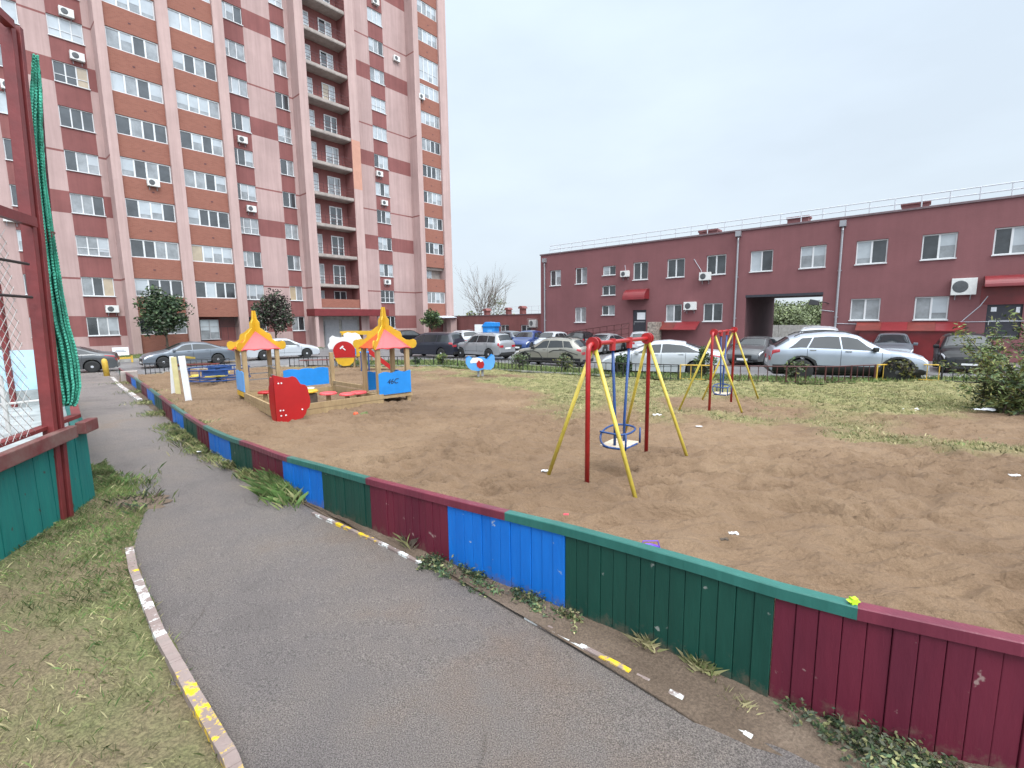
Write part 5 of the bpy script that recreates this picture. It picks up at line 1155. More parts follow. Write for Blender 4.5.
# main post: two channels with a dark joint between them
up_, zp = RK(72, 520)[0], RK(16, 26)[1]
ub = RK(66, 519)[0]; ut = RK(15, 30)[0]
b = MB(); 
def lean(z): return lerp(ub, ut, max(0, z) / zp)
def pbox(x0, x1, y0, y1, z0, z1, m): b.hexa([(lean(z0) + x0, y0, z0), (lean(z0) + x1, y0, z0), (lean(z0) + x1, y1, z0), (lean(z0) + x0, y1, z0)], [(lean(z1) + x0, y0, z1), (lean(z1) + x1, y0, z1), (lean(z1) + x1, y1, z1), (lean(z1) + x0, y1, z1)], m)
pbox(-.09, -.025, -.02, .06, zl(ub) - .1, zp, 0); pbox(-.025, .010, .0, .05, zl(ub) - .1, zp - .01, 1); pbox(.010, .06, -.03, .06, zl(ub) - .1, zp, 0)
b.build('post', ['rinkred', 'rinkred_dk'], rk, bevel=.006)
# top rail of the netting frame, cross members, edge pole
b = MB(); a = RK(0, 24); b.bar((-4.6, -.02, zp - .05), (ut - .11, -.02, zp - .05), .06, .06); b.build('top_bar', 'rinkred', rk)
b = MB(); a = RK(0, 213); c = RK(16, 218); b.bar((-4.6, -.03, a[1]), (lean(c[1]) - .09, -.03, c[1]), .05, .075); a = RK(36, 230); c = RK(52, 240); b.bar(RQ(30, 228, .02), RQ(52.5, 238, .03), .05, .10); b.build('cross_member', 'rinkred', rk)
b = MB(); pts = [(33, 50), (37.5, 66), (39.5, 100), (43, 150), (48.5, 210), (57, 280), (65, 330), (70, 360), (75, 400)]; b.tube([RQ(*q, -.10) for q in pts], .020, 7); b.build('edge_pole', 'rinkred_dk', rk, smooth=True)
b = MB()
for yy in (263, 297): a = RK(0, yy); c = RK(22 + (yy - 263) * .15, yy); b.tube([(-4.6, .0, a[1]), (lean(c[1]) - .16, .0, c[1])], .012, 5)
b.build('tension_wire', 'black_iron', rk)
# pale wire mesh left of the post
b = MB(); z0, z1 = BH + .05, RK(0, 225)[1]; u0, u1 = -2.6, ub - .2; st = .085; k = int((u1 - u0 + (z1 - z0)) / st) + 2
for i in range(k):
    for sg in (1, -1):
        a0 = u0 + i * st if sg < 0 else u0 - (z1 - z0) + i * st; pts = []
        for q in range(2):
            z = lerp(z0, z1, q); x = a0 + sg * (z - z0); pts.append([x, z])
        (xa, za), (xb, zb) = pts
        if sg > 0:
            if xa < u0: za += (u0 - xa); xa = u0
            if xb > u1: zb -= (xb - u1); xb = u1
        else:
            if xa > u1: za += (xa - u1); xa = u1
            if xb < u0: zb -= (u0 - xb); xb = u0
        if zb > za + .05: b.tube([(xa, .02, za), (xb, .02, zb)], .0026, 3)
b.build('wire_mesh', 'mesh_wire', rk)
# bunched green rope net hanging between post and edge pole
lpx = [(34, 58), (32, 80), (30, 120), (31, 170), (35, 215), (40, 270), (46, 320), (51, 350), (56, 380), (62, 400)]; rpx = [(38, 66), (41, 90), (42, 130), (46, 180), (54, 235), (62, 290), (69, 325), (75, 345), (79, 365), (81, 385), (77, 402), (71, 408)]
ly_ = [q[1] for q in lpx]; ry_ = [q[1] for q in rpx]
LAY = 0
def netpt(a, v):
    y = lerp(60, 404, v); xl = float(np.interp(y, ly_, [q[0] for q in lpx])); xr = float(np.interp(y, ry_, [q[0] for q in rpx])); w_ = RQ(lerp(xl, xr, a), y, LAY * -.05 + .02 + .05 * sin(a * (26 + 9 * LAY) + 3 * v + LAY) + .035 * sin(a * 47 + v * 7 + LAY * 2)); return w_ + Vector((.012 * sin(a * 40 + v * 9), 0, .02 * sin(a * 21 + v * 5)))
    fold = .05 * sin(a * 26 + 3 * v) + .035 * sin(a * 47 + v * 7) ; return Vector((u + .012 * sin(a * 40 + v * 9), .05 + fold, z + .02 * sin(a * 21 + v * 5)))
b = MB(); NN = 34; rows = 110
for sg, LAY in ((1, 0), (-1, 0), (1, 1), (-1, 1)):
    for i in range(-NN * 3, NN * 4):
        run = []
        for q in range(rows + 1):
            v = q / rows; a = i / NN + (.5 / NN if LAY else 0) + sg * v * 3.2
            a = a - math.floor(a / 1.0) * 0 
            if 0 <= a <= 1: run.append(netpt(a, v))
            elif run: break
        if len(run) > 2: b.tube(run, .0085, 3)
for i in range(NN + 1):
    if i % 4 == 0: b.tube([netpt(i / NN, q / 60) for q in range(61)], .0075, 3)
for i in range(NN * 3):
    sg = 1
b.build('rope_net', 'net', rk)
# far boards, pale inside
e = S2(11.0); fd = Vector((-.714, -.70, 0)); fx_, fy_ = fd.dot(sdir), fd.dot(rn); zf = gz(c1.y + 7.8) - c1.z
fe = e + Vector((fx_, fy_, 0)) * 9
def FB(z0, z1, y, m, nm):
    b = MB(); nn_ = Vector((-fy_, fx_, 0)) * y; b.bar(e + nn_ + Vector((0, 0, (z0 + z1) / 2)), fe + nn_ + Vector((0, 0, (z0 + z1) / 2)), .04, z1 - z0); return b.build(nm, m, rk)
FB(zf + .42, zf + 1.42, 0, 'iceblue', 'far_board'); FB(zf - .1, zf + .415, 0, 'greyboard', 'far_board')
b = MB(); q = e + Vector((fx_, fy_, 0)) * .9; b.box(q.x - .07, q.x + .07, q.y - .05, q.y + .05, zf, zf + 3.4); b.build('far_post', 'rinkred', rk)
s3 = [S2(0.3, .03), S2(11.0, .03)]
b = MB(); b.poly([(-4.6, .1, zl(-4.6) + .02), (-.05, .1, .02), tuple(S2(11) + Vector((0, .0, zf + .02))), tuple(fe + Vector((0, 0, zf + .02)))]); o = b.build('rink_floor', 'greyboard', None); struct(o); o.location = c1; o.rotation_euler = (0, 0, RAZ)
# small goal frame inside the rink
pg = G(9, 432); t = thing('goal_frame', 'small pale steel goal frame standing inside the rink', 'goal', pg, R(20)); b = MB(); b.tube([(-1.1, 0, -.1), (-1.1, 0, .75)], .03, 8); b.build('post', 'mesh_wire', t); b = MB(); b.tube([(0.0, 0, -.1), (0.0, 0, 1.0)], .035, 8); b.build('post', 'mesh_wire', t); b = MB(); b.tube([(-1.1, 0, .45), (.0, 0, .5), (.9, 0.1, .55)], .02, 6); b.build('crossbar', 'mesh_wire', t)
# ================================================================== CARS
def paint(name, c, metal=.35):
    m = mat(name, c, .3, .03, 2, metal=metal, spec=.5, coat=.45); return m
PT_coat = 0
PT = {'silver': paint('silver car paint', (.31, .32, .335)), 'ice': paint('pale silver car paint', (.33, .37, .43)), 'beige': paint('beige grey car paint', (.26, .25, .215)), 'white': paint('white car paint', (.42, .44, .465), 0.), 'grey': paint('slate grey car paint', (.13, .15, .175)), 'dgrey': paint('dark grey car paint', (.085, .09, .095)),
      'navy': paint('dark navy car paint', (.018, .020, .032), .2), 'blue': paint('blue car paint', (.018, .045, .16), .2), 'red': paint('red car paint', (.25, .012, .022), .1), 'black': paint('black car paint', (.008, .009, .011), .0)}
PT['black'].node_tree.nodes['Principled BSDF'].inputs['Coat Weight'].default_value = .08; PT['black'].node_tree.nodes['Principled BSDF'].inputs['Specular IOR Level'].default_value = .3
M_.update({'p_' + k: v for k, v in PT.items()})
TYPES = {
 'sedan': dict(L=4.75, W=1.83, H=1.46, wb=2.78, wr=.325, sill=.22, top=[(-1, .45), (-.995, .72), (-.975, .98), (-.93, 1.04), (-.72, 1.10), (-.60, 1.19), (-.36, 1.40), (-.12, 1.46), (.10, 1.43), (.22, 1.34), (.48, 1.04), (.56, .985), (.80, .88), (.93, .77), (.985, .62), (1, .42)],
   belt=[(-1, .88), (-.6, .99), (.5, .91), (.9, .74), (1, .6)], win=[(-.70, -.46, -.34, -.40), (-.40, -.34, -.04, -.03), (-.01, -.02, .18, .44)], rear=(-.68, -.40), front=(.19, .47)),
 'suv': dict(L=4.5, W=1.86, H=1.68, wb=2.68, wr=.38, sill=.30, top=[(-1, .5), (-.995, .78), (-.985, 1.02), (-.95, 1.13), (-.91, 1.20), (-.74, 1.48), (-.60, 1.60), (-.25, 1.68), (.02, 1.655), (.17, 1.56), (.44, 1.17), (.52, 1.10), (.80, 1.02), (.93, .92), (.985, .76), (1, .5)],
   belt=[(-1, 1.06), (-.6, 1.13), (.45, 1.03), (.9, .88), (1, .72)], win=[(-.76, -.58, -.44, -.52), (-.50, -.42, -.10, -.08), (-.06, -.08, .13, .40)], rear=(-.92, -.74), front=(.155, .43)),
 'box': dict(L=4.35, W=1.82, H=1.70, wb=2.67, wr=.35, sill=.31, top=[(-1, .5), (-.995, .9), (-.985, 1.08), (-.94, 1.30), (-.86, 1.58), (-.78, 1.65), (-.3, 1.70), (.05, 1.67), (.18, 1.60), (.42, 1.20), (.50, 1.13), (.80, 1.06), (.94, .95), (.985, .78), (1, .5)],
   belt=[(-1, 1.06), (-.6, 1.09), (.45, 1.04), (.9, .90), (1, .72)], win=[(-.84, -.78, -.52, -.54), (-.52, -.50, -.12, -.10), (-.08, -.10, .15, .38)], rear=(-.95, -.85), front=(.17, .41)),
 'hatch': dict(L=4.2, W=1.77, H=1.56, wb=2.59, wr=.335, sill=.27, top=[(-1, .48), (-.995, .78), (-.985, 1.0), (-.955, 1.07), (-.88, 1.22), (-.72, 1.47), (-.62, 1.52), (-.3, 1.565), (.02, 1.55), (.15, 1.48), (.46, 1.08), (.53, 1.02), (.80, .94), (.93, .84), (.985, .70), (1, .45)],
   belt=[(-1, .98), (-.6, 1.04), (.45, .95), (.9, .80), (1, .66)], win=[(-.78, -.64, -.46, -.52), (-.50, -.44, -.09, -.07), (-.05, -.07, .12, .42)], rear=(-.93, -.74), front=(.14, .45)),
 'van': dict(L=4.8, W=1.90, H=1.75, wb=2.95, wr=.34, sill=.26, top=[(-1, .5), (-.995, .85), (-.985, 1.08), (-.95, 1.3), (-.88, 1.60), (-.80, 1.69), (-.3, 1.75), (.10, 1.73), (.26, 1.64), (.60, 1.20), (.68, 1.10), (.85, .98), (.95, .85), (.985, .7), (1, .48)],
   belt=[(-1, 1.05), (-.6, 1.07), (.55, 1.02), (.9, .85), (1, .68)], win=[(-.88, -.80, -.44, -.44), (-.42, -.42, .02, .02), (.05, .04, .20, .52)], rear=(-.95, -.86), front=(.25, .59)),
}
CARN = [0]
def car(label, typ, col, pos, heading, cladding=False, rim='rim', plate=True, name='parked_car', sc_=1.0, wire=None, lift=0.):
    T = TYPES[typ]; L = T['L']; hl = L / 2; W = T['W'] / 2; group = 'parked cars'
    t = thing(name, label, 'car', (pos[0], pos[1], gz(pos[1]) - .02), heading, group); t.scale.z = 1 + lift
    tx = [p[0] for p in T['top']]; tz = [p[1] for p in T['top']]; bxs = [p[0] for p in T['belt']]; bz = [p[1] for p in T['belt']]
    top = lambda s: interp(s, tx, tz); belt = lambda s: min(interp(s, bxs, bz), top(s) - .035)
    fw_, rw_ = T['wb'] * .5 + .04, -T['wb'] * .5 + .04; wr = T['wr']; R_ = wr + .06
    def low(x):
        z = T['sill'] + (.10 if abs(x) > hl - .12 else 0) * (abs(x) - hl + .12) / .12
        for xc in (fw_, rw_):
            if abs(x - xc) < R_: z = max(z, wr + math.sqrt(R_ ** 2 - (x - xc) ** 2))
        return z
    def wid(s): return W * (1 - .30 * max(0, abs(s) - .72) ** 2 / .0784 * .55 - .035 * abs(s))
    def loop(s):
        x = s * hl; tp = top(s); be = belt(s); w_ = wid(s); lo = low(x); k = min(1, max(0, (tp - be) / .35)); rw = lerp(w_ - .10, w_ - .06 - .36 * (tp - be), k)
        cr = lerp(.018, .05, k); zm = (be + lo) / 2
        lo2 = lo
        return [(0, tp), (rw * .5, tp - cr * .25), (rw * .86, tp - cr * .9), (rw, tp - cr * 1.9 - .01), (w_ - .03, be), (w_ - .005, be - .06), (w_ + .002, max(lo + .02, be - .20)), (w_, max(lo + .012, min(zm, be - .3))), (w_ - .015, lo + .008), (w_ - .05, lo), (w_ - .32, lo + .01)]
    xs = list(np.linspace(-1, 1, 97)) + [q for q in tx] + [(xc + R_ * cos(a)) / hl for xc in (fw_, rw_) for a in np.linspace(0, pi, 15)]
    xs = sorted(set(round(float(x), 4) for x in xs if -1 <= x <= 1))
    b = MB(); P = []
    for s in xs:
        l = loop(s); x = s * hl; P.append([(x, -y, z) for y, z in l[::-1]] + [(x, y, z) for y, z in l[1:]])
    b.grid(P); b.poly(P[0]); b.poly(P[-1][::-1])
    body = b.build('body', 'p_' + col, t, smooth=True)
    md = body.modifiers.new('edge', 'EDGE_SPLIT'); md.split_angle = R(38)
    b = MB(); b.box(-hl * .93, hl * .93, -(W - .30), W - .30, .2, .62); b.build('underbody', 'plastic', t)
    # side surface between roof rail and belt, and below
    def sidept(s, q, sg, off):
        l = loop(s); k = 3 + q; i = min(len(l) - 2, int(k)); f_ = k - i; y = lerp(l[i][0], l[i + 1][0], f_); z = lerp(l[i][1], l[i + 1][1], f_)
        return (s * hl, sg * (y + off), z + off * .3)
    for sg in (-1, 1):
        for j, (b0, t0, t1, b1) in enumerate(T['win']):
            b = MB(); n = 7; rows = 5
            b.grid([[sidept(lerp(lerp(b0, t0, 1 - r / rows * 1), lerp(b1, t1, 1 - r / rows), c / n), lerp(.10, .93, r / rows), sg, .007) for c in range(n + 1)] for r in range(rows + 1)])
            b.build('side_window', 'carglass', t, smooth=True)
    def toppt(s, v, off):
        l = loop(s); ys = [p[0] for p in l[:4]]; zs = [p[1] for p in l[:4]]; y = abs(v) * ys[3]; return (s * hl + off * (1 if s > 0 else -1) * .6, math.copysign(y, v), interp(y, ys, zs) + off)
    for nm, (s0, s1) in (('rear_window', T['rear']), ('windscreen', T['front'])):
        b = MB(); b.grid([[toppt(lerp(s0, s1, r / 8), lerp(-.93, .93, c / 10), .008) for c in range(11)] for r in range(9)]); b.build(nm, 'carglass', t, smooth=True)
    for sg in (-1, 1):
        b = MB(); b.grid([[sidept(lerp(.80, .965, c / 6), lerp(1.25, 1.95 + .5 * c / 6, r / 4), sg, .006) for c in range(7)] for r in range(5)]); b.build('headlight', 'lamp', t, smooth=True)
        if typ in ('sedan',): s0, q0, q1 = -.80, 1.2, 2.3
        elif typ == 'box': s0, q0, q1 = -.93, .75, 3.0
        else: s0, q0, q1 = -.87, .95, 2.6
        b = MB(); b.grid([[sidept(lerp(-.993, s0, c / 6), lerp(q0, q1 - .4 * c / 6, r / 4), sg, .007) for c in range(7)] for r in range(5)])
        b2 = wid(-1); zt = top(-.985); yb = loop(-.99)
        b.box(-hl - .012, -hl + .03, sg * b2 * .55 if sg > 0 else -b2 * .97, b2 * .97 if sg > 0 else -b2 * .55, belt(-.99) - .16, belt(-.99) - .02); b.build('taillight', 'taillamp', t)
        # mirror
        b = MB(); s = T['win'][2][3] - .07; p = sidept(s, 1.0, sg, 0); b.box(p[0] - .07, p[0] + .07, min(p[1], p[1] + sg * .20), max(p[1], p[1] + sg * .20), p[2] + .0, p[2] + .14); b.build('mirror', 'plastic' if cladding or col in ('ice',) else 'p_' + col, t, bevel=.03)
        b = MB()
        for s in (T['win'][1][0] + .06, T['win'][2][0] + .07): p = sidept(s, 1.9, sg, .004); b.box(p[0] - .09, p[0] + .09, p[1] - .015, p[1] + .015, p[2], p[2] + .028)
        b.build('door_handle', 'p_' + col if not cladding else 'chrome', t)
        b = MB()
        for s in (T['win'][2][0] - .02, T['win'][1][0] - .01, T['win'][2][3] + .02): 
            pts = [sidept(s, q, sg, .002) for q in np.linspace(1.05, 4.6, 8)]; b.tube(pts, .006, 4)
        b.tube([sidept(s, 4.4, sg, .002) for s in np.linspace((rw_ + R_) / hl + .02, (fw_ - R_) / hl - .02, 8)], .008, 4); b.build('door_gap', 'plastic', t)
        if cladding:
            b = MB(); ss = [x for x in xs if -.97 < x < .97]; b.grid([[sidept(x, q, sg, .007) for x in ss] for q in (4.35, 5.0, 5.5, 6.0)])
            for xc in (fw_, rw_):
                ring = [[(xc + (R_ + d) * cos(a), sg * (wid(xc / hl) + .006), wr + (R_ + d) * sin(a)) for a in np.linspace(.05, pi - .05, 16)] for d in (0, .07)]; b.grid(ring)
            b.build('cladding', 'plastic', t, smooth=True)
    b = MB(); zg = .5 * (low(hl * .9) + belt(.97)); b.box(hl - .03, hl + .008, -W * .48, W * .48, zg - .10, zg + .14); b.box(hl - .03, hl + .012, -W * .6, W * .6, zg - .24, zg - .15); b.build('grille', 'plastic', t, bevel=.01)
    b = MB(); b.box(-hl - .01, -hl + .05, -W * .75, W * .75, low(-hl * .9) - .0, low(-hl * .9) + .18); b.build('rear_bumper', 'plastic' if typ != 'sedan' else 'p_' + col, t, bevel=.02)
    b = MB(); b.box(hl + .009, hl + .02, -.26, .26, zg - .14, zg - .03); b.build('number_plate', 'plate', t); zr = belt(-.99) - .22
    b = MB(); b.box(-hl - .022, -hl - .008, -.26, .26, zr - .06, zr + .05); b.build('number_plate', 'plate', t)
    if cladding or typ in ('box',):
        b = MB()
        for sg in (-1, 1): b.tube([(s * hl, sg * (loop(s)[3][0] - .06), top(s) + (.03 if -.6 < s < .0 else -.01)) for s in np.linspace(-.68, .05, 8)], .018, 5)
        b.build('roof_rail', 'plastic' if cladding else 'chrome', t)
    if wire: wire(t, sidept)
    w0 = None
    for xc in (fw_, rw_):
        for sg in (-1, 1):
            if w0 is None:
                b = MB(); b.lathe([(wr * .66, -.10), (wr * .94, -.105), (wr, -.07), (wr, .07), (wr * .94, .105), (wr * .66, .10)], 28, lambda x, y, h: (x, h, y)); w0 = b.build('wheel', 'tyre', t, smooth=True)
                b = MB(); b.lathe([(wr * .67, .055), (wr * .67, .098), (wr * .60, .10), (wr * .58, .06)], 28, lambda x, y, h: (x, h, y), 0); b.lathe([(wr * .6, .03), (.001, .03)], 20, lambda x, y, h: (x, h, y), 1); b.lathe([(.07, .06), (.065, .10), (.001, .105)], 12, lambda x, y, h: (x, h, y), 0)
                for i in range(5):
                    a = 2 * pi * i / 5
                    for da in (-.13, .13):
                        u = Vector((cos(a + da), 0, sin(a + da))); u2 = Vector((cos(a + da * 1.3), 0, sin(a + da * 1.3))); b.bar(u * .05 + Vector((0, .08, 0)), u2 * wr * .62 + Vector((0, .085, 0)), .075, .025, 0, (0, 1, 0))
                r0 = b.build('rim', [rim, 'rim_dark'], w0); wh, rm = w0, r0
            else:
                wh = w0.copy(); COL.objects.link(wh); wh.parent = t; rm = r0.copy(); COL.objects.link(rm); rm.parent = wh
            wh.location = (xc, sg * (wid(xc / hl) - .115), wr); wh.rotation_euler = (0, random.uniform(0, 1), 0 if sg > 0 else pi)
    return t
def at_px(px, py, back=0.9):                                   # centre of a car whose near side touches the ground at the pixel
    p = G(px, py); v = Vector((p.x, p.y, 0)).normalized(); return (p.x + v.x * back, p.y + v.y * back)
D_ = R
car('slate grey sedan parked before the tower behind the white and yellow slabs', 'sedan', 'grey', at_px(190, 366, 1.0), D_(225))
car('dark grey sedan at the far end of the path beside the yellow bollard', 'sedan', 'dgrey', at_px(62, 374.5, 1.0), D_(215))
car('white sedan parked before the entrance behind the left turret', 'sedan', 'white', at_px(283, 359, 1.0), D_(38))
car('dark navy minivan with its rear to the right turret', 'van', 'navy', at_px(433, 357.5, 1.0), D_(150))
car('silver boxy crossover seen from behind, beyond the blue rocker', 'box', 'silver', at_px(484, 359, 1.0), D_(138))
def xwire(t, sidept):
    b = MB()
    for sg in (-1, 1): b.tube([sidept(s, q, sg, .008) for s, q in ((.62, 2.2), (.35, 2.35), (.18, 3.1), (.05, 4.6))], .022, 5); b.tube([sidept(s, q, sg, .008) for s, q in ((-.12, 3.0), (-.25, 2.3), (-.55, 2.3), (-.70, 3.0), (-.9, 3.6))], .022, 5)
    b.build('side_crease', 'plastic', t)
car('beige grey crossover with dark curved side creases, beyond the low fence', 'hatch', 'beige', at_px(553, 367, .95), D_(146), cladding=True, wire=xwire)
car('long white sedan behind the nearer swing', 'sedan', 'white', at_px(661, 376, .95), D_(157), rim='rim_dark')
car('pale silver crossover filling the right behind the rusty fence', 'suv', 'ice', at_px(838, 381, .95), D_(-22), cladding=True, rim='rim_dark')
car('white crossover partly hidden between navy minivan and silver crossover', 'box', 'white', at_px(461, 350.5, 1.0), D_(120))
car('dark red hatchback peeking out above the silver crossover', 'hatch', 'red', at_px(477, 348.5, 1.0), D_(125))
car('grey hatchback mostly hidden behind the silver crossover', 'hatch', 'grey', at_px(506, 348, 1.0), D_(130))
car('blue crossover with pale windscreen parked nose to the lot', 'suv', 'blue', at_px(528, 352, 1.0), D_(245))
car('white hatchback nosing out between blue and beige crossovers', 'hatch', 'white', at_px(550, 351.5, 1.0), D_(235))
car('black hatchback by the ramp behind the beige crossover', 'hatch', 'black', at_px(583, 351, 1.0), D_(60))
car('silver sedan seen through the nearer swing frame by the ramp', 'sedan', 'silver', at_px(604, 353.5, 1.0), D_(230))
car('white hatchback parked in front of the dark door with the notice', 'hatch', 'white', at_px(640, 352.5, 1.0), D_(75))
car('dark sedan waiting in the shade of the archway', 'sedan', 'dgrey', (13.6, 26.3), D_(228))
car('white minivan of which only the roof shows behind the pale silver crossover', 'van', 'white', (13.25, 20.4), D_(56), lift=.125)
car('grey hatchback behind the pale silver crossover under the basement awning', 'hatch', 'grey', at_px(890, 363, 1.0), D_(232))
car('black hatchback facing out beside the large right shrub', 'hatch', 'black', at_px(962, 371, .7), D_(232))
car('silver crossover beyond the rink boards at the far left', 'suv', 'silver', (-20.3, 18.2), D_(40))
car('black hatchback far off by the tower wall, right of the right turret', 'hatch', 'black', at_px(410, 344, 1.0), D_(45))
# ================================================================== VEGETATION
def leaf_mesh(name, C, size, mats, weights, parent=None, up_bias=.3, aspect=.55, kind=None, cmat=None):
    n = len(C); C = np.asarray(C, float); A = rng.normal(size=(n, 3)); A[:, 2] *= .6; A /= np.linalg.norm(A, axis=1)[:, None]
    B = rng.normal(size=(n, 3)); B -= (A * B).sum(1)[:, None] * A; B /= np.linalg.norm(B, axis=1)[:, None]
    s = size * rng.uniform(.6, 1.3, n)[:, None]
    V = np.stack([C - A * s, C + B * s * aspect, C + A * s, C - B * s * aspect], 1).reshape(-1, 3)
    Fc = np.arange(n * 4).reshape(n, 4); mi = rng.choice(len(mats), n, p=np.array(weights) / sum(weights)) if cmat is None else cmat
    return np_obj(name, V, Fc, mats, mi, parent)
def blob(center, rad, n, inner=.35):
    d = rng.normal(size=(n, 3)); d /= np.linalg.norm(d, axis=1)[:, None]; r = (inner + (1 - inner) * rng.random(n) ** .6)[:, None]
    return np.array(center) + d * r * np.array(rad)
def tree(label, name, loc, h_trunk, crown, nl, size, mats, weights, trunk_r=.09, blobs=26, cat='tree', group=None, lean=0., brs=9):
    t = thing(name, label, cat, loc, 0, group); b = MB(); cx, cy, cz, rx, ry, rz = crown
    b.tube([(0, 0, -.15), (lean * .3, 0, h_trunk * .5), (cx * .5, cy * .5, h_trunk), (cx, cy, cz)], trunk_r, 8, r1=trunk_r * .35)
    cl = []
    for i in range(blobs):
        d = rng.normal(size=3); d /= np.linalg.norm(d); q = np.array([cx, cy, cz]) + d * np.array([rx, ry, rz]) * rng.uniform(.25, .78)
        cl.append(q)
        if i < brs: b.tube([(cx * .5, cy * .5, h_trunk * rng.uniform(.75, 1.05)), tuple(lerp(np.array([cx * .6, cy * .6, h_trunk]), q, .5) + np.array([0, 0, .05])), tuple(q)], trunk_r * .4, 5, r1=.008)
    b.build('trunk', 'bark', t, smooth=True)
    C = []; mi = []
    for q in cl:
        k = max(4, int(nl / blobs * rng.uniform(.5, 1.5))); rr = np.array([rx, ry, rz]) * rng.uniform(.24, .42); C.append(blob(q, rr, k, .2)); wv = np.array(weights) * rng.uniform(.4, 1.6, len(weights)); mi.append(rng.choice(len(mats), k, p=wv / wv.sum()))
    leaf_mesh('crown', np.vstack(C), size, mats, weights, t, cmat=np.concatenate(mi)); return t
def on_tower_lawn(px, py, off):                               # ground spot below a pixel, some metres before the tower wall
    u, z = TP(px, py, off); return TW(u, off, .12)
k = TP(168, 350, -3.2)[0]
tree('round green tree with dense crown before the left balconies, behind the slate sedan', 'broadleaf_tree', TW(k, -3.2, .12), 1.7, (0, 0, 3.3, 2.25, 2.25, 1.95), 5600, .13, ['leaf_d', 'leaf_m', 'leaf_g'], [.55, .3, .15], .10, 46)
k = TP(277, 350, -3.4)[0]
tree('dark purplish tree with pale seed clusters beside the left turret', 'seeding_tree', TW(k, -3.4, .12), 1.5, (0, 0, 3.35, 1.9, 1.9, 2.05), 5200, .12, ['leaf_p', 'leaf_d', 'leaf_w', 'leaf_g'], [.4, .34, .12, .14], .10, 46)
k = TP(432, 340, -3.0)[0]
tree('small bright green tree at the tower corner above the navy minivan', 'young_tree', TW(k, -3.0, 0), 1.4, (0, 0, 2.8, 1.5, 1.5, 1.35), 2000, .13, ['leaf_m', 'leaf_l', 'leaf_d'], [.5, .25, .25], .08, 30)
k = TP(252, 338, -2.0)[0]
tree('small round dark conifer shrub against the barred ground floor loggia', 'conifer_shrub', TW(k, -2.0, .1), .3, (0, 0, .95, .62, .62, .9), 1600, .07, ['leaf_d', 'leaf_m'], [.6, .4], .05, 24, 'shrub')
# bare tree beyond the link building
d = ray(486, 330); kk = 86.0
t = thing('bare_tree', 'large nearly leafless tree behind the low link building', 'tree', (d[0] * kk, d[1] * kk, -2.0)); b = MB(); TWG = []
def grow(p, dr, ln, r, lv):
    n = 3; pts = [p]; q = p.copy(); dd = dr.copy()
    for i in range(n): dd = (dd + Vector(rng.normal(size=3)) * .10 + Vector((0, 0, .04))).normalized(); q = q + dd * ln / n; pts.append(q.copy())
    b.tube(pts, r, 5, r1=r * .55)
    if lv >= 5 or ln < .4: TWG.append(q); return
    for i in range(3 if lv else 8):
        a = dd.copy(); rr = .34 if lv else .40
        nd = (a + Vector(rng.normal(size=3)) * rr).normalized(); nd.z = abs(nd.z) * (1 if lv else 1.2) + .15; nd.normalize()
        grow(pts[rng.integers(1, 4)] if lv else pts[-1], nd, ln * rng.uniform(.55, .85) if lv else ln * 1.35, r * .5, lv + 1)
grow(Vector((0, 0, -.5)), Vector((0, 0, 1)), 3.4, .26, 0)
b.build('trunk', 'branch', t)
C = np.vstack([blob((rng.normal() * 3.2, rng.normal() * 2, rng.uniform(2.5, 5.5)), (1.3, 1.3, 1.1), 70, .1) for i in range(16)] + [blob((2.0 + rng.normal() * 1.0, rng.normal() * .8, rng.uniform(5, 8.5)), (.9, .9, .9), 40, .1) for i in range(9)])
leaf_mesh('crown', C, .16, ['leaf_l', 'leaf_y', 'leaf_m'], [.4, .35, .25], t)
# trees beyond the archway and beyond the link building
for i, (px, yb, kk, rx, rz, lab) in enumerate([(783, 330, 62, 4.2, 3.2, 'leafy green tree seen through the archway at its left side'), (806, 330, 66, 5.0, 3.6, 'leafy green tree seen through the archway at its middle'), (832, 330, 64, 5.0, 3.3, 'leafy green tree seen through the archway at its right side')]):
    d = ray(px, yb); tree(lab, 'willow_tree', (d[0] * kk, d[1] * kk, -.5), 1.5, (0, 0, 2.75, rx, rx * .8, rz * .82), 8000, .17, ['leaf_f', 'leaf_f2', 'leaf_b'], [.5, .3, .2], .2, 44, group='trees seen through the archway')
d = ray(795, 331); kk = 58.; t = thing('concrete_wall', 'pale concrete wall beyond the archway under the trees', 'wall', (d[0] * kk, d[1] * kk, 0), BAZ); b = MB()
for i in range(7): b.box(-12 + i * 3.4, -12 + i * 3.4 + 3.36, 0, .15, -.3, 1.45)
b.build('slab', 'concrete', t)
for i, (px, kk, rx, rz, cz) in enumerate([(505, 95, 4.5, 2.2, 1.6), (470, 100, 3.5, 2.6, 2.2), (530, 110, 4, 2.2, 1.6)]):
    d = ray(px, 322); tree(['hazy round tree top behind the middle roof vent', 'hazy tree top behind the leftmost roof vent', 'hazy tree top left of the red building corner'][i], 'distant_tree', (d[0] * kk, d[1] * kk, 0), 1.2, (0, 0, cz, rx, rx, rz), 1500, .3, ['leaf_l', 'leaf_y', 'leaf_g'], [.4, .3, .3], .15, 24)
# power poles far off
for px, lab in ((447, 'thin grey lattice pole nearest the tower corner'), (452.5, 'thin grey pole right of the lattice pole near the tower')):
    d = ray(px, 315); kk = 120; t = thing('utility_pole', lab, 'pole', (d[0] * kk, d[1] * kk, 0)); b = MB(); b.tube([(0, 0, 0), (0, 0, 7.6)], .12, 6); b.build('shaft', 'rail_lt', t); b = MB(); b.tube([(-.9, 0, 6.8), (.9, 0, 6.8)], .06, 5); b.tube([(-.9, 0, 6.0), (.9, 0, 6.0)], .06, 5); b.build('cross_arm', 'rail_lt', t)
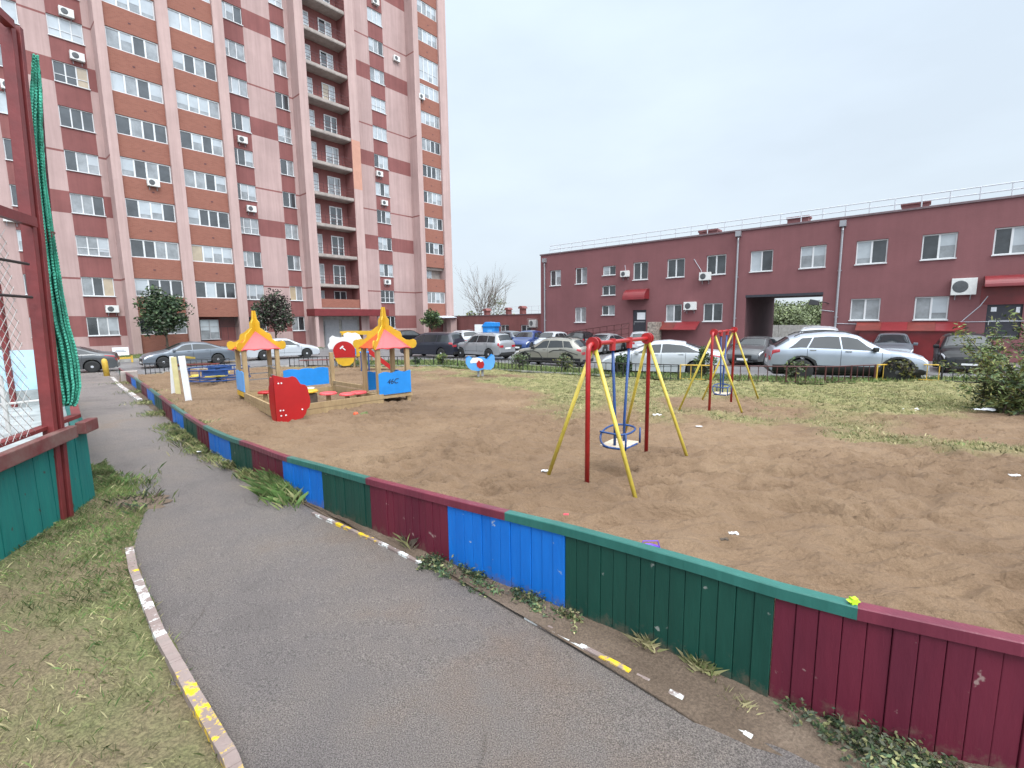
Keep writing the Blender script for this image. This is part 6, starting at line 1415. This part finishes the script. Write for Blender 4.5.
# shrubs at the low fence
def shrub(px, py, w_, h_, label, mats, weights, n=650, size=.05):
    p = G(px, py); tree(label, 'shrub', (p.x, p.y, p.z), .2, (0, 0, h_ * .55, w_ / 2, w_ / 2, h_ * .5), n, size, mats, weights, .015, 18, 'shrub', 'shrubs along the low fence', brs=14)
shrub(443, 366.5, .95, .85, 'small yellow green shrub at the fence before the navy minivan rear', ['leaf_m', 'leaf_l', 'leaf_y'], [.4, .4, .2])
shrub(417, 366, .6, .6, 'small dark shrub at the fence left of the navy minivan', ['leaf_d', 'leaf_m'], [.6, .4], 350)
shrub(519, 371.5, 1.15, 1.0, 'leafy green shrub before the front of the beige crossover', ['leaf_m', 'leaf_g', 'leaf_l'], [.45, .35, .2])
shrub(565, 374, 1.2, .9, 'greyish thin shrub before the rear of the beige crossover', ['leaf_g', 'leaf_m', 'leaf_y'], [.5, .3, .2])
shrub(623, 377, .75, 1.1, 'dense dark green shrub inside the nearer swing frame', ['leaf_d', 'leaf_m'], [.5, .5], 900)
shrub(704, 379, .95, 1.15, 'broad leafy shrub at the tail of the white sedan', ['leaf_d', 'leaf_m', 'leaf_l'], [.45, .35, .2], 900)
shrub(794, 381.5, .85, .8, 'olive shrub before the rear wheel of the pale silver crossover', ['leaf_g', 'leaf_y', 'leaf_m'], [.45, .2, .35], 600)
shrub(902, 382, 1.1, .85, 'dry brownish shrub before the front wheel of the pale silver crossover', ['leaf_g', 'leaf_y', 'bark'], [.5, .25, .25], 600)
# the large shrub at the right edge
p = G(1003, 412); t = thing('large_shrub', 'large sprawling yellow green shrub at the right edge', 'shrub', p); b = MB(); C = []; mi = []
rs = np.random.default_rng(11)
for i in range(72):
    a = rs.uniform(-1.25, 1.25); el = rs.uniform(.2, 1.35); ln = rs.uniform(1.1, 2.45); dx = sin(a) * cos(el) - .12; dy = rs.uniform(-.5, .6); dz = sin(el)
    base = Vector((rs.normal() * .3 + .55, rs.normal() * .3, 0)); pts = []
    for k in range(7): s = k / 6; pts.append(base + Vector((dx * ln * s, dy * ln * s, dz * ln * s - .38 * s * s * cos(el))))
    b.tube(pts, .014, 5, r1=.003); tone = rs.random()
    for k in range(2, 25):
        s = .22 + .78 * k / 24; j = s * 6; q = pts[min(5, int(j))].lerp(pts[min(6, int(j) + 1)], j - int(j))
        for m_ in range(6): C.append(np.array(q) + rs.normal(size=3) * .06); mi.append(rs.choice(4, p=[.30, .40, .10, .20] if tone < .6 else [.14, .56, .04, .26]))
b.build('stem', 'bark', t); leaf_mesh('foliage', np.array(C), .050, ['leaf_m', 'leaf_b', 'leaf_d', 'leaf_y'], [1, 1, 1, 1], t, aspect=.30, cmat=np.array(mi))
p = G(1016, 408); t2 = tree('sparse dry brown undershrub below the large shrub', 'dry_shrub', (p.x - .1, p.y - .15, p.z), .2, (-.25, 0, .35, .75, .4, .35), 1100, .035, ['leaf_g', 'leaf_y', 'leaf_m', 'bark'], [.35, .25, .2, .2], .015, 26, 'shrub')

# ---- grass blades and weeds
def blades(name, P, h, w_, mats, weights, label=None, cat='grass', bend=.6, kind='stuff', mi=None):
    P = np.asarray(P, float); n = len(P); a = rng.uniform(0, 2 * pi, n); hh = h * rng.uniform(.5, 1.4, n); ww = w_ * rng.uniform(.7, 1.3, n)
    dx, dy = np.cos(a), np.sin(a); be = bend * rng.uniform(.2, 1.3, n) * hh; b2 = rng.uniform(0, 2 * pi, n); bx_, by_ = np.cos(b2) * be, np.sin(b2) * be
    V = np.zeros((n, 4, 3)); V[:, 0] = P - np.c_[dx * ww, dy * ww, np.zeros(n)]; V[:, 1] = P + np.c_[dx * ww, dy * ww, np.zeros(n)]
    mid = P + np.c_[bx_ * .35, by_ * .35, hh * .6]; V[:, 2] = mid + np.c_[dx * ww * .7, dy * ww * .7, np.zeros(n)]; tip = P + np.c_[bx_, by_, hh]; V[:, 3] = tip
    Fc = np.arange(n * 4).reshape(n, 4)
    m = rng.choice(len(mats), n, p=np.array(weights) / sum(weights)) if mi is None else mi
    o = np_obj(name, V.reshape(-1, 3), Fc, mats, m); o['kind'] = kind
    if label: o['label'] = label
    if cat: o['category'] = cat
    return o
def sample_grid(V, ncols, n, dens):
    """random points on a ladder sheet, kept with the probability dens(x, y)"""
    A = V.reshape(-1, ncols, 3); out = []
    p00, p10, p01, p11 = A[:-1, :-1], A[1:, :-1], A[:-1, 1:], A[1:, 1:]
    area = np.linalg.norm(np.cross(p10 - p00, p01 - p00), axis=2).ravel(); area /= area.sum()
    idx = rng.choice(len(area), n, p=area); i, j = np.divmod(idx, ncols - 1); u = rng.random(n)[:, None]; v = rng.random(n)[:, None]
    Q = p00[i, j] * (1 - u) * (1 - v) + p10[i, j] * u * (1 - v) + p01[i, j] * (1 - u) * v + p11[i, j] * u * v
    return Q if dens is None else Q[[rng.random() < dens(q[0], q[1]) for q in Q]]
def clumpy(x, y): return max(0, min(1, .42 + 1.5 * nf(x, y, 1.25, 2.) + .7 * nf(x, y, 4., 6.)))
Q = sample_grid(LV, 61, 260000, None); keep = []
dens_l = []
for q in Q:
    c = clumpy(q[0], q[1]); far = min(1, max(0, (q[1] - 2.4) / 1.5)); k = .12 + .9 * c * (.45 + .55 * far) + .35 * far
    if q[1] < 2.4 : k *= .75
    dens_l.append(k)
dens_l = np.array(dens_l); Q = Q[rng.random(len(Q)) < dens_l]
lush = np.array([min(1, max(0, (q[1] - 2.1) / 1.3 + .8 * nf(q[0], q[1], 1.1, 4.))) for q in Q]); rr_ = rng.random(len(Q)); r2_ = rng.random(len(Q))
mi_ = np.where(rr_ < .25 + .6 * lush, np.where(r2_ < .55, 0, 3), np.where(r2_ < .5, 1, 2))
blades('lawn_grass', Q, .028, .0016, ['g_green', 'g_olive', 'g_dry', 'g_lush'], [.34, .3, .2, .16], mi=mi_, label= 'patchy short green grass beside the path', bend=1.1)
def gfast(x, y): return growth(x, y)
Vs = SV.reshape(NS, NT + 1, 3)[::3, ::2]; Gs = GA[::3, ::2]; 
def sample_w(A, Gm, n):
    p00, p10, p01, p11 = A[:-1, :-1], A[1:, :-1], A[:-1, 1:], A[1:, 1:]
    wt = np.linalg.norm(np.cross(p10 - p00, p01 - p00), axis=2) * np.clip(Gm[:-1, :-1], 0, 1) ** 1.5; ds = np.hypot(p00[..., 0], p00[..., 1]); wt = wt / np.maximum(ds, 4) ; nc = wt.shape[1]; wt = wt.ravel() / wt.sum()
    idx = rng.choice(len(wt), n, p=wt); i, j = np.divmod(idx, nc); u = rng.random(n)[:, None]; v = rng.random(n)[:, None]
    return p00[i, j] * (1 - u) * (1 - v) + p10[i, j] * u * (1 - v) + p01[i, j] * (1 - u) * v + p11[i, j] * u * v
Qs = sample_w(Vs, Gs, 190000)
blades('playground_grass', Qs + np.array([0, 0, -.005]), .040, .0045, ['g_green', 'g_olive', 'g_dry', 'g_lush'], [.2, .38, .38, .04], 'dry patchy grass growing on the far sand', bend=.9)
Qs = sample_grid(STV, 13, 26000, None); blades('strip_grass', Qs, .10, .012, ['g_green', 'g_olive', 'g_lush'], [.4, .25, .35], 'green grass strip behind the low fence')
Qs = sample_grid(TLV, 15, 16000, None); blades('tower_grass', Qs, .12, .02, ['g_green', 'g_olive', 'g_lush'], [.45, .3, .25], 'green grass on the tower lawn')
# weeds between path and board fence, as loose ground cover
P = []; mi = []
def weeds(px, py, n, sx, sy, dn=1.):
    p = G(px, py)
    for i in range(int(n * 2.6)):
        x = p.x + rng.normal() * sx * .65 + .03; y = p.y + rng.normal() * sy * .65 + .03; P.append((x, y, gz(y) + .02))
for q in [(165, 415, 260, .30, .30), (180, 428, 300, .28, .28), (190, 440, 330, .25, .22), (205, 452, 360, .2, .2), (222, 460, 340, .18, .16), (235, 468, 300, .14, .12), (248, 478, 220, .10, .1), (150, 404, 200, .35, .3), (138, 393, 120, .4, .4), (125, 384, 80, .5, .5), (200, 446, 300, .22, .2), (176, 436, 240, .12, .12)]: weeds(*q)
blades('verge_weeds', P, .07, .0042, ['g_green', 'leaf_m', 'g_olive', 'g_dry'], [.36, .14, .36, .14], 'low weeds along the path beside the board fence', 'weeds', 1.0)
def clump(px, py, n, r, h, label, mats, weights, leafy=False, w_=.004, squash=1.0, dry=0, ang=0.6):
    p = G(px, py); t = thing('weed_clump', label, 'weeds', p, 0, 'weed clumps at the foot of the board fence')
    ax = Vector((-.62, .78)); ay = Vector((.78, .62)); Q = []
    for i in range(n):
        a, c = rng.normal() * r, rng.normal() * r * squash * .4; Q.append((ax.x * a + ay.x * c, ax.y * a + ay.y * c, .0))
    if leafy:
        C = []
        b = MB()
        for i in range(max(10, n // 5)):
            q = Vector(Q[i]); dr = Vector((rng.normal() * .8, rng.normal() * .8, 1)).normalized(); ln = h * rng.uniform(.5, 1.2)
            b.tube([q, q + dr * ln * .5, q + dr * ln + Vector((rng.normal(), rng.normal(), 0)) * .02], .0025, 4, r1=.001)
            for k in range(20): s = rng.uniform(.1, 1); C.append(np.array(q + dr * ln * s) + rng.normal(size=3) * .012)
        o = leaf_mesh('foliage', np.array(C), .012, mats, weights, t, aspect=.45)
    else:
        o = blades('foliage', Q, h, w_, mats, weights, cat=None, bend=1.0, kind='thing'); del o['kind']; o.parent = t
    return t
clump(284, 493, 2200, .18, .15, 'lush long grass tuft against the blue and maroon panels', ['g_lush', 'g_green', 'g_olive'], [.5, .35, .15], w_=.0026, squash=1.1)
clump(300, 499, 160, .09, .10, 'yellowing grass at the near foot of the lush tuft', ['g_dry', 'g_olive'], [.6, .4], w_=.004)
clump(441, 568, 240, .10, .06, 'dark leafy weeds at the maroon and blue panel joint', ['leaf_d', 'leaf_m', 'g_olive'], [.5, .35, .15], True)
clump(478, 583, 300, .11, .06, 'leafy weeds along the foot of the blue panel', ['leaf_d', 'leaf_m', 'g_olive'], [.45, .4, .15], True)
clump(530, 605, 280, .08, .06, 'leafy weeds near the right end of the blue panel', ['leaf_d', 'leaf_m', 'g_olive'], [.45, .35, .2], True)
clump(572, 622, 110, .05, .05, 'small pale weeds at the blue and green panel joint', ['leaf_m', 'g_olive', 'g_dry'], [.4, .35, .25], True)
clump(645, 648, 110, .035, .06, 'thin dry grass stalks left of the green panel middle', ['g_dry', 'g_olive'], [.6, .4], w_=.0009)
clump(700, 672, 200, .03, .06, 'small dry grass tuft before the green panel', ['g_dry', 'g_olive', 'g_green'], [.4, .4, .2], w_=.0011)
clump(738, 705, 30, .04, .04, 'few dry straws near the green and maroon joint', ['g_dry'], [1], w_=.0009)
clump(868, 752, 560, .12, .07, 'grey green leafy weeds at the foot of the near maroon panel', ['leaf_g', 'leaf_d', 'g_olive', 'leaf_m'], [.35, .25, .2, .2], True)
clump(940, 775, 300, .10, .06, 'weeds at the bottom right corner by the maroon panel', ['leaf_g', 'g_olive', 'leaf_m'], [.4, .3, .3], True)
clump(410, 548, 40, .04, .10, 'thin reddish stalks before the maroon panel', ['bark', 'g_olive'], [.6, .4], w_=.0016)
clump(110, 490, 700, .22, .07, 'thick grass at the foot of the red rink post', ['g_green', 'g_lush', 'g_olive'], [.4, .3, .3], w_=.004, squash=2)
clump(135, 505, 260, .14, .07, 'dark grass fringe leaning over the bare earth patch', ['leaf_d', 'g_green', 'bark'], [.4, .35, .25], w_=.004, squash=2)
